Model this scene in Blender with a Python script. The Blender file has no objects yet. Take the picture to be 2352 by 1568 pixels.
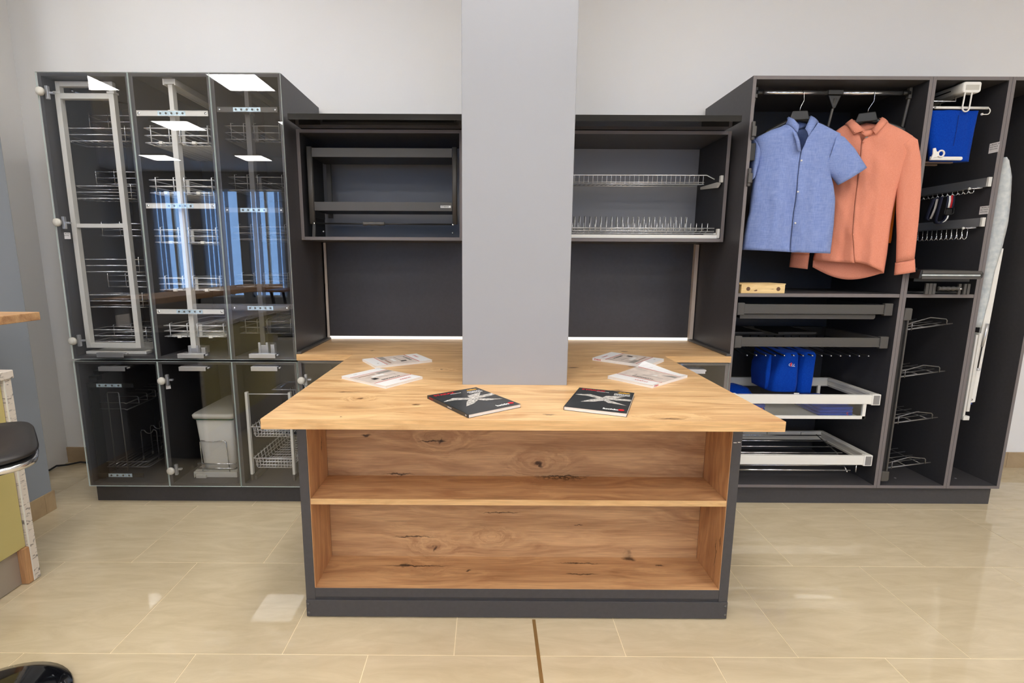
import bpy, bmesh, math, random
from mathutils import Vector, Matrix, noise
random.seed(7)
S = bpy.context.scene
COL = S.collection
PI = math.pi

# ------------------------------------------------------------------ camera
CH = 1.40
yaw, pit, rol = (math.radians(v) for v in (-0.0834662, 9.26166525, -0.28320219))
f = Vector((math.sin(yaw) * math.cos(pit), math.cos(yaw) * math.cos(pit), -math.sin(pit)))
r0 = Vector((math.cos(yaw), -math.sin(yaw), 0)); d0 = f.cross(r0)
rt = r0 * math.cos(rol) + d0 * math.sin(rol); dn = -r0 * math.sin(rol) + d0 * math.cos(rol)
cd = bpy.data.cameras.new('camera'); cam = bpy.data.objects.new('camera', cd); COL.objects.link(cam)
cd.sensor_fit = 'HORIZONTAL'; cd.sensor_width = 36.0; cd.lens = 1139.865 / 2352 * 36.0
cd.shift_x = (1176 - 1117.64) / 2352; cd.clip_start = .02; cd.clip_end = 60
cam.matrix_world = Matrix(((rt.x, -dn.x, -f.x, 0), (rt.y, -dn.y, -f.y, 0), (rt.z, -dn.z, -f.z, CH), (0, 0, 0, 1)))
S.camera = cam
# ------------------------------------------------------------------ exposure, sky, light levels
S.view_settings.view_transform = 'Standard'; S.view_settings.look = 'None'
S.view_settings.gamma = 1; S.view_settings.use_curve_mapping = False
S.view_settings.exposure = 0.0
PANEL_E = 22.5                       # radiance of the ceiling LED panels
w = bpy.data.worlds.new('sky'); S.world = w; w.use_nodes = True
w.node_tree.nodes['Background'].inputs[0].default_value = (0.32, 0.55, 1.0, 1)
w.node_tree.nodes['Background'].inputs[1].default_value = 7.0
try:
    S.cycles.max_bounces = 10; S.cycles.transparent_max_bounces = 24; S.cycles.glossy_bounces = 5
    S.cycles.diffuse_bounces = 4; S.cycles.sample_clamp_indirect = 40.0
    S.cycles.use_denoising = True
except Exception:
    pass

# ------------------------------------------------------------------ materials
def lin(r, g, b):
    def c(v):
        v /= 255.0
        return v / 12.92 if v <= .04045 else ((v + .055) / 1.055) ** 2.4
    return (c(r), c(g), c(b), 1.0)
def newmat(name):
    m = bpy.data.materials.new(name); m.use_nodes = True
    nt = m.node_tree
    return m, nt, nt.nodes['Principled BSDF'], nt.nodes, nt.links
def add(nodes, t, **k):
    n = nodes.new(t)
    for a, v in k.items(): setattr(n, a, v)
    return n
def mat(name, col, rough=.5, metal=0., spec=.5, mottle=0., mscale=8., bump=0., bscale=200., stretch=None, coat=0.):
    m, nt, b, N, L = newmat(name)
    b.inputs['Base Color'].default_value = col; b.inputs['Roughness'].default_value = rough
    b.inputs['Metallic'].default_value = metal; b.inputs['Specular IOR Level'].default_value = spec
    b.inputs['Coat Weight'].default_value = coat
    if mottle or bump:
        tc = add(N, 'ShaderNodeTexCoord'); mp = add(N, 'ShaderNodeMapping')
        if stretch: mp.inputs['Scale'].default_value = stretch
        L.new(tc.outputs['Object'], mp.inputs['Vector'])
    if mottle:
        n = add(N, 'ShaderNodeTexNoise'); n.inputs['Scale'].default_value = mscale; n.inputs['Detail'].default_value = 6
        L.new(mp.outputs[0], n.inputs['Vector'])
        rp = add(N, 'ShaderNodeValToRGB')
        rp.color_ramp.elements[0].position = .3; rp.color_ramp.elements[1].position = .7
        rp.color_ramp.elements[0].color = tuple(c * (1 - mottle) for c in col[:3]) + (1,)
        rp.color_ramp.elements[1].color = tuple(min(1, c * (1 + mottle)) for c in col[:3]) + (1,)
        L.new(n.outputs['Fac'], rp.inputs[0]); L.new(rp.outputs[0], b.inputs['Base Color'])
    if bump:
        n2 = add(N, 'ShaderNodeTexNoise'); n2.inputs['Scale'].default_value = bscale; n2.inputs['Detail'].default_value = 3
        L.new(mp.outputs[0], n2.inputs['Vector'])
        bp = add(N, 'ShaderNodeBump'); bp.inputs['Strength'].default_value = bump; bp.inputs['Distance'].default_value = .002
        L.new(n2.outputs['Fac'], bp.inputs['Height']); L.new(bp.outputs[0], b.inputs['Normal'])
    return m
def emis(name, col, e):
    m, nt, b, N, L = newmat(name)
    b.inputs['Base Color'].default_value = col; b.inputs['Emission Color'].default_value = col; b.inputs['Emission Strength'].default_value = e
    return m
def wood(name, c1, c2, c3, axis='X', knots=1.0, rough=.45, seed=0., base=(0, 0, 0), spots=(), swirls=()):
    m, nt, b, N, L = newmat(name)
    tc = add(N, 'ShaderNodeTexCoord')
    mp0 = add(N, 'ShaderNodeMapping'); mp0.inputs['Location'].default_value = (seed, seed * 1.7, seed * .6)
    if axis == 'Z': mp0.inputs['Rotation'].default_value = (0, PI / 2, 0)
    if axis == 'Y': mp0.inputs['Rotation'].default_value = (0, 0, PI / 2)
    L.new(tc.outputs['Object'], mp0.inputs['Vector'])
    def mapped(sc):
        q = add(N, 'ShaderNodeMapping'); q.inputs['Scale'].default_value = sc; L.new(mp0.outputs[0], q.inputs['Vector']); return q
    # knots
    vk = add(N, 'ShaderNodeTexVoronoi'); vk.inputs['Scale'].default_value = 1.0; L.new(mapped((1.9, 6.5, 6.5)).outputs[0], vk.inputs['Vector'])
    # grain bent around the knots
    sw = add(N, 'ShaderNodeMapRange'); sw.inputs[1].default_value = 0.; sw.inputs[2].default_value = .55; sw.inputs[3].default_value = .55; sw.inputs[4].default_value = 0.
    L.new(vk.outputs['Distance'], sw.inputs[0])
    va = add(N, 'ShaderNodeVectorMath', operation='ADD'); L.new(mapped((.9, 9, 9)).outputs[0], va.inputs[0])
    cb = add(N, 'ShaderNodeCombineXYZ'); L.new(sw.outputs[0], cb.inputs[1]); L.new(sw.outputs[0], cb.inputs[2]); L.new(cb.outputs[0], va.inputs[1])
    def spot_dist(sp):
        q = add(N, 'ShaderNodeMapping', vector_type='TEXTURE'); q.inputs['Location'].default_value = tuple(sp[i] - base[i] for i in range(3)); q.inputs['Scale'].default_value = tuple(sp[3:6])
        L.new(wobble, q.inputs['Vector']); ln = add(N, 'ShaderNodeVectorMath', operation='LENGTH'); L.new(q.outputs[0], ln.inputs[0]); return ln.outputs['Value']
    if spots or swirls:
        wn0 = add(N, 'ShaderNodeTexNoise'); wn0.inputs['Scale'].default_value = 38; wn0.inputs['Detail'].default_value = 4; L.new(tc.outputs['Object'], wn0.inputs['Vector'])
        sb0 = add(N, 'ShaderNodeVectorMath', operation='SUBTRACT'); sb0.inputs[1].default_value = (.5, .5, .5); L.new(wn0.outputs['Color'], sb0.inputs[0])
        ms0 = add(N, 'ShaderNodeVectorMath', operation='MULTIPLY_ADD'); ms0.inputs[1].default_value = (.05, .026, .026); L.new(sb0.outputs[0], ms0.inputs[0]); L.new(tc.outputs['Object'], ms0.inputs[2])
        wobble = ms0.outputs[0]
    for sp in swirls:
        mr0 = add(N, 'ShaderNodeMapRange', interpolation_type='SMOOTHSTEP'); mr0.inputs[1].default_value = 0; mr0.inputs[2].default_value = 1.2; mr0.inputs[3].default_value = .9; mr0.inputs[4].default_value = 0
        L.new(spot_dist(sp), mr0.inputs[0]); cb0 = add(N, 'ShaderNodeCombineXYZ'); L.new(mr0.outputs[0], cb0.inputs[1]); L.new(mr0.outputs[0], cb0.inputs[2])
        va2 = add(N, 'ShaderNodeVectorMath', operation='ADD'); L.new(va.outputs[0], va2.inputs[0]); L.new(cb0.outputs[0], va2.inputs[1]); va = va2
    g = add(N, 'ShaderNodeTexNoise'); g.inputs['Scale'].default_value = 2.6; g.inputs['Detail'].default_value = 7; g.inputs['Roughness'].default_value = .62; g.inputs['Distortion'].default_value = .5
    L.new(va.outputs[0], g.inputs['Vector'])
    rp = add(N, 'ShaderNodeValToRGB'); e = rp.color_ramp.elements
    e[0].position = .32; e[0].color = c2; e[1].position = .62; e[1].color = c1
    L.new(g.outputs['Fac'], rp.inputs[0])
    fb = add(N, 'ShaderNodeTexNoise'); fb.inputs['Scale'].default_value = 1.0; fb.inputs['Detail'].default_value = 4; L.new(mapped((9, 260, 260)).outputs[0], fb.inputs['Vector'])
    fr = add(N, 'ShaderNodeMapRange'); fr.inputs[1].default_value = .35; fr.inputs[2].default_value = .65; fr.inputs[3].default_value = .86; fr.inputs[4].default_value = 1.05; L.new(fb.outputs['Fac'], fr.inputs[0])
    mx = add(N, 'ShaderNodeMix', data_type='RGBA', blend_type='MULTIPLY'); mx.inputs[0].default_value = 1.
    L.new(rp.outputs[0], mx.inputs[6]); L.new(fr.outputs[0], mx.inputs[7])
    last = mx.outputs[2]
    if knots:
        kr = add(N, 'ShaderNodeValToRGB'); k = kr.color_ramp.elements
        k[0].position = .02; k[0].color = (1, 1, 1, 1); k[1].position = .2; k[1].color = (0, 0, 0, 1)
        nz = add(N, 'ShaderNodeTexNoise'); nz.inputs['Scale'].default_value = 14; L.new(mapped((1, 2.4, 2.4)).outputs[0], nz.inputs['Vector'])
        ad = add(N, 'ShaderNodeMath', operation='MULTIPLY_ADD'); ad.inputs[1].default_value = .22; L.new(nz.outputs['Fac'], ad.inputs[0])
        sb = add(N, 'ShaderNodeMath', operation='SUBTRACT'); sb.inputs[1].default_value = .11; L.new(vk.outputs['Distance'], sb.inputs[0]); L.new(sb.outputs[0], ad.inputs[2])
        L.new(ad.outputs[0], kr.inputs[0])
        m1 = add(N, 'ShaderNodeMix', data_type='RGBA'); fm = add(N, 'ShaderNodeMath', operation='MULTIPLY'); fm.inputs[1].default_value = .8 * knots
        L.new(kr.outputs[0], fm.inputs[0]); L.new(fm.outputs[0], m1.inputs[0]); L.new(last, m1.inputs[6]); m1.inputs[7].default_value = c3
        # thin cracks along the grain
        vc = add(N, 'ShaderNodeTexVoronoi'); vc.inputs['Scale'].default_value = 1.0; L.new(mapped((1.3, 11, 11)).outputs[0], vc.inputs['Vector'])
        sx = add(N, 'ShaderNodeMapping'); sx.inputs['Scale'].default_value = (1.5, 30, 30)
        vv = add(N, 'ShaderNodeTexVoronoi'); vv.inputs['Scale'].default_value = 1.0
        wob = add(N, 'ShaderNodeVectorMath', operation='ADD'); wn = add(N, 'ShaderNodeTexNoise'); wn.inputs['Scale'].default_value = 3.0; L.new(mp0.outputs[0], wn.inputs['Vector'])
        L.new(mp0.outputs[0], sx.inputs['Vector']); L.new(sx.outputs[0], wob.inputs[0]); L.new(wn.outputs['Color'], wob.inputs[1]); L.new(wob.outputs[0], vv.inputs['Vector'])
        cr = add(N, 'ShaderNodeValToRGB'); ce = cr.color_ramp.elements; ce[0].position = .06; ce[0].color = (1, 1, 1, 1); ce[1].position = .14; ce[1].color = (0, 0, 0, 1)
        L.new(vv.outputs['Distance'], cr.inputs[0])
        m2 = add(N, 'ShaderNodeMix', data_type='RGBA'); fm2 = add(N, 'ShaderNodeMath', operation='MULTIPLY'); fm2.inputs[1].default_value = .75 * knots
        L.new(cr.outputs[0], fm2.inputs[0]); L.new(fm2.outputs[0], m2.inputs[0]); L.new(m1.outputs[2], m2.inputs[6]); m2.inputs[7].default_value = c3
        last = m2.outputs[2]
    for sp in spots:
        mr0 = add(N, 'ShaderNodeMapRange', interpolation_type='SMOOTHSTEP'); mr0.inputs[1].default_value = .25; mr0.inputs[2].default_value = 1.15; mr0.inputs[3].default_value = .88; mr0.inputs[4].default_value = 0
        L.new(spot_dist(sp), mr0.inputs[0]); mx0 = add(N, 'ShaderNodeMix', data_type='RGBA'); L.new(mr0.outputs[0], mx0.inputs[0]); L.new(last, mx0.inputs[6]); mx0.inputs[7].default_value = c3; last = mx0.outputs[2]
    L.new(last, b.inputs['Base Color']); b.inputs['Roughness'].default_value = rough; b.inputs['Specular IOR Level'].default_value = .35
    return m
def glass(name, tint, f0=.04, extra=0.):
    m, nt, b, N, L = newmat(name)
    N.remove(b); out = N['Material Output']
    t = add(N, 'ShaderNodeBsdfTransparent'); t.inputs[0].default_value = tint
    g = add(N, 'ShaderNodeBsdfGlossy'); g.inputs['Roughness'].default_value = 0.0; g.inputs['Color'].default_value = (1, 1, 1, 1)
    lw = add(N, 'ShaderNodeLayerWeight'); lw.inputs['Blend'].default_value = .5
    p = add(N, 'ShaderNodeMath', operation='POWER'); p.inputs[1].default_value = 7.0; L.new(lw.outputs['Facing'], p.inputs[0])
    ma = add(N, 'ShaderNodeMath', operation='MULTIPLY_ADD'); ma.inputs[1].default_value = 1 - f0; ma.inputs[2].default_value = f0 + extra; L.new(p.outputs[0], ma.inputs[0])
    mx = add(N, 'ShaderNodeMixShader'); L.new(ma.outputs[0], mx.inputs[0]); L.new(t.outputs[0], mx.inputs[1]); L.new(g.outputs[0], mx.inputs[2])
    L.new(mx.outputs[0], out.inputs[0]); return m
def tile_mat(name, ca, cb_, rough):
    m, nt, b, N, L = newmat(name)
    tc = add(N, 'ShaderNodeTexCoord'); oi = add(N, 'ShaderNodeObjectInfo')
    mp = add(N, 'ShaderNodeMapping'); mp.inputs['Rotation'].default_value = (0, 0, .5); mp.inputs['Scale'].default_value = (2.2, 8.5, 4)
    L.new(tc.outputs['Object'], mp.inputs['Vector'])
    n = add(N, 'ShaderNodeTexNoise', noise_dimensions='4D'); n.inputs['Scale'].default_value = 1.6; n.inputs['Detail'].default_value = 9; n.inputs['Distortion'].default_value = 1.4; n.inputs['Roughness'].default_value = .6
    mu = add(N, 'ShaderNodeMath', operation='MULTIPLY'); mu.inputs[1].default_value = 40; L.new(oi.outputs['Random'], mu.inputs[0]); L.new(mu.outputs[0], n.inputs['W'])
    L.new(mp.outputs[0], n.inputs['Vector'])
    rp = add(N, 'ShaderNodeValToRGB'); e = rp.color_ramp.elements; e[0].position = .33; e[0].color = ca; e[1].position = .68; e[1].color = cb_
    L.new(n.outputs['Fac'], rp.inputs[0]); L.new(rp.outputs[0], b.inputs['Base Color'])
    b.inputs['Roughness'].default_value = rough; b.inputs['Specular IOR Level'].default_value = .45
    return m
def weave(name, c1, c2, sc=(420, 420, 60), rough=.9, k=1.):
    m, nt, b, N, L = newmat(name)
    tc = add(N, 'ShaderNodeTexCoord')
    outs = []
    for s in (sc, (sc[2] * 1.2, sc[2] * 1.2, sc[0])):
        mp = add(N, 'ShaderNodeMapping'); mp.inputs['Scale'].default_value = s; L.new(tc.outputs['Object'], mp.inputs['Vector'])
        n = add(N, 'ShaderNodeTexNoise'); n.inputs['Scale'].default_value = .6; n.inputs['Detail'].default_value = 3; L.new(mp.outputs[0], n.inputs['Vector']); outs.append(n.outputs['Fac'])
    a = add(N, 'ShaderNodeMath', operation='ADD'); L.new(outs[0], a.inputs[0]); L.new(outs[1], a.inputs[1])
    rp = add(N, 'ShaderNodeValToRGB'); e = rp.color_ramp.elements
    mr = add(N, 'ShaderNodeMath', operation='MULTIPLY'); mr.inputs[1].default_value = .5; L.new(a.outputs[0], mr.inputs[0]); L.new(mr.outputs[0], rp.inputs[0])
    e[0].position = .36; e[0].color = c2; e[1].position = .64; e[1].color = c1
    L.new(rp.outputs[0], b.inputs['Base Color']); b.inputs['Roughness'].default_value = rough; b.inputs['Specular IOR Level'].default_value = .15
    b.inputs['Sheen Weight'].default_value = .03
    bp = add(N, 'ShaderNodeBump'); bp.inputs['Strength'].default_value = .15; bp.inputs['Distance'].default_value = .001; L.new(mr.outputs[0], bp.inputs['Height']); L.new(bp.outputs[0], b.inputs['Normal'])
    return m
def translucent(name, col):
    m, nt, b, N, L = newmat(name)
    d = add(N, 'ShaderNodeBsdfTranslucent'); d.inputs[0].default_value = col
    b.inputs['Base Color'].default_value = col; b.inputs['Roughness'].default_value = .9
    mx = add(N, 'ShaderNodeMixShader'); mx.inputs[0].default_value = .5
    L.new(b.outputs[0], mx.inputs[1]); L.new(d.outputs[0], mx.inputs[2]); L.new(mx.outputs[0], N['Material Output'].inputs[0]); return m
def marble(name):
    m, nt, b, N, L = newmat(name)
    tc = add(N, 'ShaderNodeTexCoord'); mp = add(N, 'ShaderNodeMapping'); mp.inputs['Rotation'].default_value = (.9, .4, .3); mp.inputs['Scale'].default_value = (14, 30, 60)
    L.new(tc.outputs['Object'], mp.inputs['Vector'])
    n = add(N, 'ShaderNodeTexNoise'); n.inputs['Scale'].default_value = 1.; n.inputs['Detail'].default_value = 5; n.inputs['Distortion'].default_value = 1.; L.new(mp.outputs[0], n.inputs['Vector'])
    rp = add(N, 'ShaderNodeValToRGB'); e = rp.color_ramp.elements; e[0].position = .34; e[0].color = lin(120, 112, 105); e[1].position = .46; e[1].color = lin(226, 216, 204)
    L.new(n.outputs['Fac'], rp.inputs[0]); L.new(rp.outputs[0], b.inputs['Base Color']); b.inputs['Roughness'].default_value = .35
    return m

M = dict(
    wall=mat('white wall paint', lin(240, 238, 236), .85, spec=.2, mottle=.012, mscale=1.5, bump=.08, bscale=350),
    grey=mat('grey wall paint', lin(160, 161, 165), .8, spec=.2, mottle=.01, mscale=2, bump=.08, bscale=350),
    bluegrey=mat('blue grey wall paint', lin(150, 156, 164), .8, spec=.2, bump=.06, bscale=350),
    ceil=mat('ceiling tile', lin(225, 225, 225), .9, spec=.1),
    antedge_lit=mat('light-painted anthracite edge', lin(116, 109, 108), .45, spec=.4),  # front edges made lighter to carry frontal light in the colour
    antback_lit=mat('light-painted anthracite back', lin(134, 133, 137), .5, spec=.4, bump=.05, bscale=500),  # lighter copy of the laminate; light on the cabinet backs put into the colour
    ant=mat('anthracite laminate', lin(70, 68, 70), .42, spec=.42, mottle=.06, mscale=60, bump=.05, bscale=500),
    antin_shaded=mat('shade-painted anthracite inside', lin(56, 55, 58), .5, spec=.4, mottle=.06, mscale=60, bump=.05, bscale=500),  # laminate darkened for insides, their shade put into the colour
    gloss=mat('black gloss board', lin(34, 34, 34), .03, spec=.5),
    oakx=wood('oak worktop', lin(233, 194, 143), lin(196, 148, 100), lin(92, 62, 38), 'X', .3, .38, base=(.117, 2.4, .8531), spots=[(-0.477,1.799,.8876,.013,.010,.05),(-.258,1.724,.8876,.0187,.009,.05),(-.22,2.311,.8876,.0145,.012,.05),(-.661,2.796,.8876,.02,.016,.05),(-.545,1.892,.8876,.06,.007,.05),(-.483,1.579,.8876,.006,.006,.05),(.788,2.81,.8876,.028,.016,.05),(.418,2.365,.8876,.028,.015,.05),(.528,1.94,.8876,.039,.008,.05),(.605,1.575,.8876,.05,.009,.05),(.211,1.615,.8876,.022,.008,.05),(.72,2.393,.8876,.032,.012,.05)], swirls=[(-.477,1.799,.8876,.07,.05,.3),(.605,1.59,.8876,.14,.05,.3),(-.22,2.311,.8876,.08,.05,.3),(.418,2.365,.8876,.1,.05,.3)]),
    oakx2=wood('oak shelf', lin(212, 168, 122), lin(172, 126, 88), lin(52, 34, 24), 'X', .3, .5, 3.3, base=(.12, 1.88, 0), spots=[(-0.188,1.98,0.654,0.024,.05,0.008),(-.188,1.98,.654,.008,.05,.018),(-0.242,1.98,0.654,0.0546,.05,0.0034),(0.218,1.98,0.558,0.022,.05,0.010),(.228,1.98,.548,.008,.05,.014),(-0.505,1.98,0.677,0.0273,.05,0.007),(-0.368,1.98,0.508,0.07,.05,0.0046),(0.317,1.98,0.502,0.138,.05,0.0036),(-0.314,1.98,0.22,0.108,.05,0.0038),(-0.223,1.98,0.165,0.007,.05,0.0185),(.061,1.98,.335,.1025,.05,.0028),(.399,1.98,.279,.0225,.05,.003),(-.343,1.915,.1288,.0312,.014,.05),(-.287,1.912,.1288,.165,.0055,.05),(-.075,1.879,.1288,.0126,.0087,.05),(.619,1.971,.1288,.0321,.0158,.05),(.396,1.937,.1288,.1116,.0058,.05),(.391,1.863,.1288,.08,.005,.05),(.734,1.922,.1288,.0129,.006,.05)], swirls=[(-.188,1.98,.654,.12,.2,.07),(.222,1.98,.553,.13,.2,.07),(-.235,1.98,.172,.12,.2,.06),(.025,1.98,.224,.09,.2,.045)]),
    oakz=wood('oak upright', lin(206, 158, 112), lin(168, 120, 82), lin(70, 44, 28), 'Z', .5, .5, 5.1, base=(.12, 1.88, 0), spots=[(.912, 1.82, .25, .05, .004, .09), (.912, 1.79, .32, .05, .006, .03), (-.672, 1.92, .66, .05, .005, .05)]),
    oakedge=wood('oak edge band', lin(228, 186, 132), lin(204, 158, 106), lin(120, 84, 50), 'X', 0, .45, 1.1),
    pine=wood('pine box wood', lin(236, 206, 152), lin(222, 186, 126), lin(80, 52, 34), 'X', .35, .5, 9.),
    tile=tile_mat('polished beige tile', lin(198, 181, 150), lin(214, 198, 168), .025),
    skirt=tile_mat('beige skirting tile', lin(170, 146, 114), lin(186, 162, 128), .2),
    grout=mat('pale grout', lin(248, 232, 200), .8),
    brass=mat('brass joint strip', lin(150, 116, 70), .5, metal=.3),
    pane=glass('smoked door glass', (.97, .975, .98, 1), .055),
    clear=glass('clear glass', (.93, .95, .95, 1), .04),
    antglass_shaded=mat('shade-painted anthracite behind glass', lin(40, 39, 41), .5, spec=.35),  # darker laminate copy; shade inside the glass cabinets put into its colour
    gedge=mat('ground glass edge', lin(214, 226, 222), .4),
    alu=mat('brushed aluminium', lin(205, 205, 208), .32, metal=.75, bump=.05, bscale=300, stretch=(1, 40, 40)),
    alud=mat('grey aluminium strip', lin(150, 150, 152), .4, metal=.6),
    chrome=mat('chrome wire', lin(214, 214, 216), .16, metal=.92),
    wire=mat('bright steel wire', lin(226, 226, 226), .25, metal=.55),
    dwire=mat('dark steel wire', lin(120, 118, 118), .3, metal=.7),
    dkmetal=mat('dark grey powder coat', lin(84, 81, 78), .45, metal=.2, spec=.4),
    dkmetal2=mat('black metal', lin(38, 37, 37), .4, metal=.3),
    lgrey=mat('light grey coated metal', lin(214, 211, 204), .42, spec=.4),
    white=mat('white coated metal', lin(232, 229, 222), .38, spec=.4),
    zinc=mat('zinc adjuster plate', lin(196, 216, 224), .35, metal=.35, mottle=.25, mscale=90),
    wplast=mat('white plastic', lin(226, 222, 212), .4),
    gplast=mat('light grey plastic', lin(190, 186, 176), .45),
    green=mat('dark green seal', lin(30, 92, 66), .5),
    bplast=mat('black plastic', lin(26, 25, 25), .35),
    bsat=mat('black satin seat', lin(40, 37, 36), .38, spec=.4),
    bgloss=mat('black gloss steel', lin(18, 19, 24), .06, spec=.8),
    olive=mat('olive yellow front', lin(196, 182, 120), .3, spec=.4),
    marble=marble('mottled white laminate'),
    steel=mat('stainless kickboard', lin(176, 168, 158), .4, metal=.5, bump=.05, bscale=250, stretch=(1, 1, 60)),
    blue=weave('blue chambray', lin(146, 162, 208), lin(112, 132, 188), (900, 900, 40)),
    bluein=weave('blue chambray inside', lin(104, 122, 168), lin(84, 100, 150), (900, 900, 40)),
    coral=weave('coral oxford cloth', lin(230, 154, 128), lin(218, 134, 108), (700, 700, 500)),
    orange=weave('orange cloth', lin(236, 128, 40), lin(220, 108, 28), (700, 700, 500)),
    royal=weave('royal blue cotton', lin(2, 66, 170), lin(0, 50, 148), (500, 500, 300)),
    silver=weave('silver ironing cover', lin(206, 208, 206), lin(180, 186, 188), (60, 60, 90), .6),
    navy=mat('navy strap', lin(24, 28, 52), .8), red=mat('red print', lin(200, 30, 40), .6), wprint=mat('white print', lin(238, 238, 236), .6),
    gold=mat('gold print', lin(196, 150, 60), .5), kprint=mat('black print', lin(40, 38, 38), .6), gprint=mat('grey print', lin(150, 144, 138), .6),
    paper=mat('white coated paper', lin(242, 241, 240), .35), pages=mat('page edges', lin(236, 232, 226), .7, mottle=.05, mscale=900, stretch=(.02, .02, 1)),
    kcover=mat('black catalogue cover', lin(52, 54, 56), .35), photo=mat('interior photo print', lin(214, 200, 190), .4, mottle=.16, mscale=28),
    shard=mat('photo shard print', lin(186, 182, 176), .4, mottle=.55, mscale=120),
    sticker=mat('paper sticker', lin(240, 235, 233), .6),
    led=emis('led strip diffuser', (1.0, .95, .86, 1), 1.0),
    panel=emis('ceiling light diffuser', (1.0, .98, .95, 1), PANEL_E),
    blind=translucent('pale blind slat', lin(214, 222, 232)),
    rear=mat('rear wall grey', lin(150, 150, 152), .8), desk=mat('walnut desk', lin(140, 100, 70), .4),
    cable=mat('black cable', lin(20, 19, 19), .5), brown=mat('brown rail underside', lin(112, 92, 78), .5),
    taupe=mat('pale profile', lin(206, 192, 178), .4),
)

# ------------------------------------------------------------------ mesh helpers
class MB:
    def __init__(s): s.v = []; s.f = []; s.m = []; s.sm = []
    def face(s, idx, mi=0, sm=False): s.f.append(idx); s.m.append(mi); s.sm.append(sm)
    def box(s, x0, x1, y0, y1, z0, z1, mi=0, edge_mi=None):
        if x1 < x0: x0, x1 = x1, x0
        if y1 < y0: y0, y1 = y1, y0
        if z1 < z0: z0, z1 = z1, z0
        b = len(s.v)
        s.v += [(x0, y0, z0), (x1, y0, z0), (x1, y1, z0), (x0, y1, z0), (x0, y0, z1), (x1, y0, z1), (x1, y1, z1), (x0, y1, z1)]
        e = mi if edge_mi is None else edge_mi
        for q, k in (((0, 3, 2, 1), e), ((4, 5, 6, 7), e), ((0, 1, 5, 4), mi), ((1, 2, 6, 5), e), ((2, 3, 7, 6), mi), ((3, 0, 4, 7), e)):
            s.face(tuple(b + i for i in q), k)
        return s
    def prism(s, poly, a0, a1, axis='Z', mi=0, side_mi=None):
        """poly: 2D points; extruded a0..a1 along axis ('Z': (x,y), 'Y': (x,z), 'X': (y,z))"""
        n = len(poly); b = len(s.v)
        for a in (a0, a1):
            for p in poly:
                s.v.append({'Z': (p[0], p[1], a), 'Y': (p[0], a, p[1]), 'X': (a, p[0], p[1])}[axis])
        s.face(tuple(b + i for i in range(n))[::-1], mi); s.face(tuple(b + n + i for i in range(n)), mi)
        for i in range(n):
            j = (i + 1) % n; s.face((b + i, b + j, b + n + j, b + n + i), mi if side_mi is None else side_mi)
        return s
    def loft(s, rings, closed=True, caps=True, mi=0, sm=True):
        b = len(s.v); n = len(rings[0])
        for r in rings: s.v += [tuple(p) for p in r]
        for k in range(len(rings) - 1):
            for i in range(n if closed else n - 1):
                j = (i + 1) % n
                s.face((b + k * n + i, b + k * n + j, b + (k + 1) * n + j, b + (k + 1) * n + i), mi, sm)
        if caps and closed:
            s.face(tuple(b + i for i in range(n))[::-1], mi); e = b + (len(rings) - 1) * n
            s.face(tuple(e + i for i in range(n)), mi)
        return s
    def tube(s, pts, r, n=6, closed=False, mi=0, caps=True):
        P = [Vector(p) for p in pts]
        if closed: P.append(P[0])
        rings = []; up = None
        for i, p in enumerate(P):
            if closed:
                a = P[i - 1] if i else P[-2]; c = P[i + 1] if i < len(P) - 1 else P[1]
            else:
                a = P[max(0, i - 1)]; c = P[min(len(P) - 1, i + 1)]
            t = (c - a)
            t = t.normalized() if t.length > 1e-9 else Vector((0, 0, 1))
            if up is None:
                up = t.orthogonal().normalized()
            else:
                up = (up - t * up.dot(t)); up = up.normalized() if up.length > 1e-6 else t.orthogonal().normalized()
            q = t.cross(up)
            k = 1.0
            if 0 < i < len(P) - 1 or closed:
                d1 = (p - a).normalized(); k = min(1.6, 1 / max(.5, d1.dot(t)))
            rings.append([p + (up * math.cos(2 * PI * j / n) + q * math.sin(2 * PI * j / n)) * r * k for j in range(n)])
        return s.loft(rings, True, caps and not closed, mi)
    def lathe(s, prof, c, n=24, axis='Z', mi=0, caps=True):
        rings = []
        for r, h in prof:
            ring = []
            for j in range(n):
                a = 2 * PI * j / n; u, v = r * math.cos(a), r * math.sin(a)
                ring.append({'Z': (c[0] + u, c[1] + v, c[2] + h), 'Y': (c[0] + u, c[1] + h, c[2] + v), 'X': (c[0] + h, c[1] + u, c[2] + v)}[axis])
            rings.append(ring)
        return s.loft(rings, True, caps, mi)
    def quad(s, a, b_, c, d, mi=0):
        b = len(s.v); s.v += [tuple(a), tuple(b_), tuple(c), tuple(d)]; s.face((b, b + 1, b + 2, b + 3), mi); return s
BASE = {}
TEXTS = []
def props(o, label=None, cat=None, group=None, kind=None):
    if label: o['label'] = label
    if cat: o['category'] = cat
    if group: o['group'] = group
    if kind: o['kind'] = kind
def E(name, label, cat, loc, group=None, kind=None):
    o = bpy.data.objects.new(name, None); COL.objects.link(o); o.location = loc; o.empty_display_size = .05
    BASE[o.name] = Vector(loc); props(o, label, cat, group, kind); return o
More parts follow.
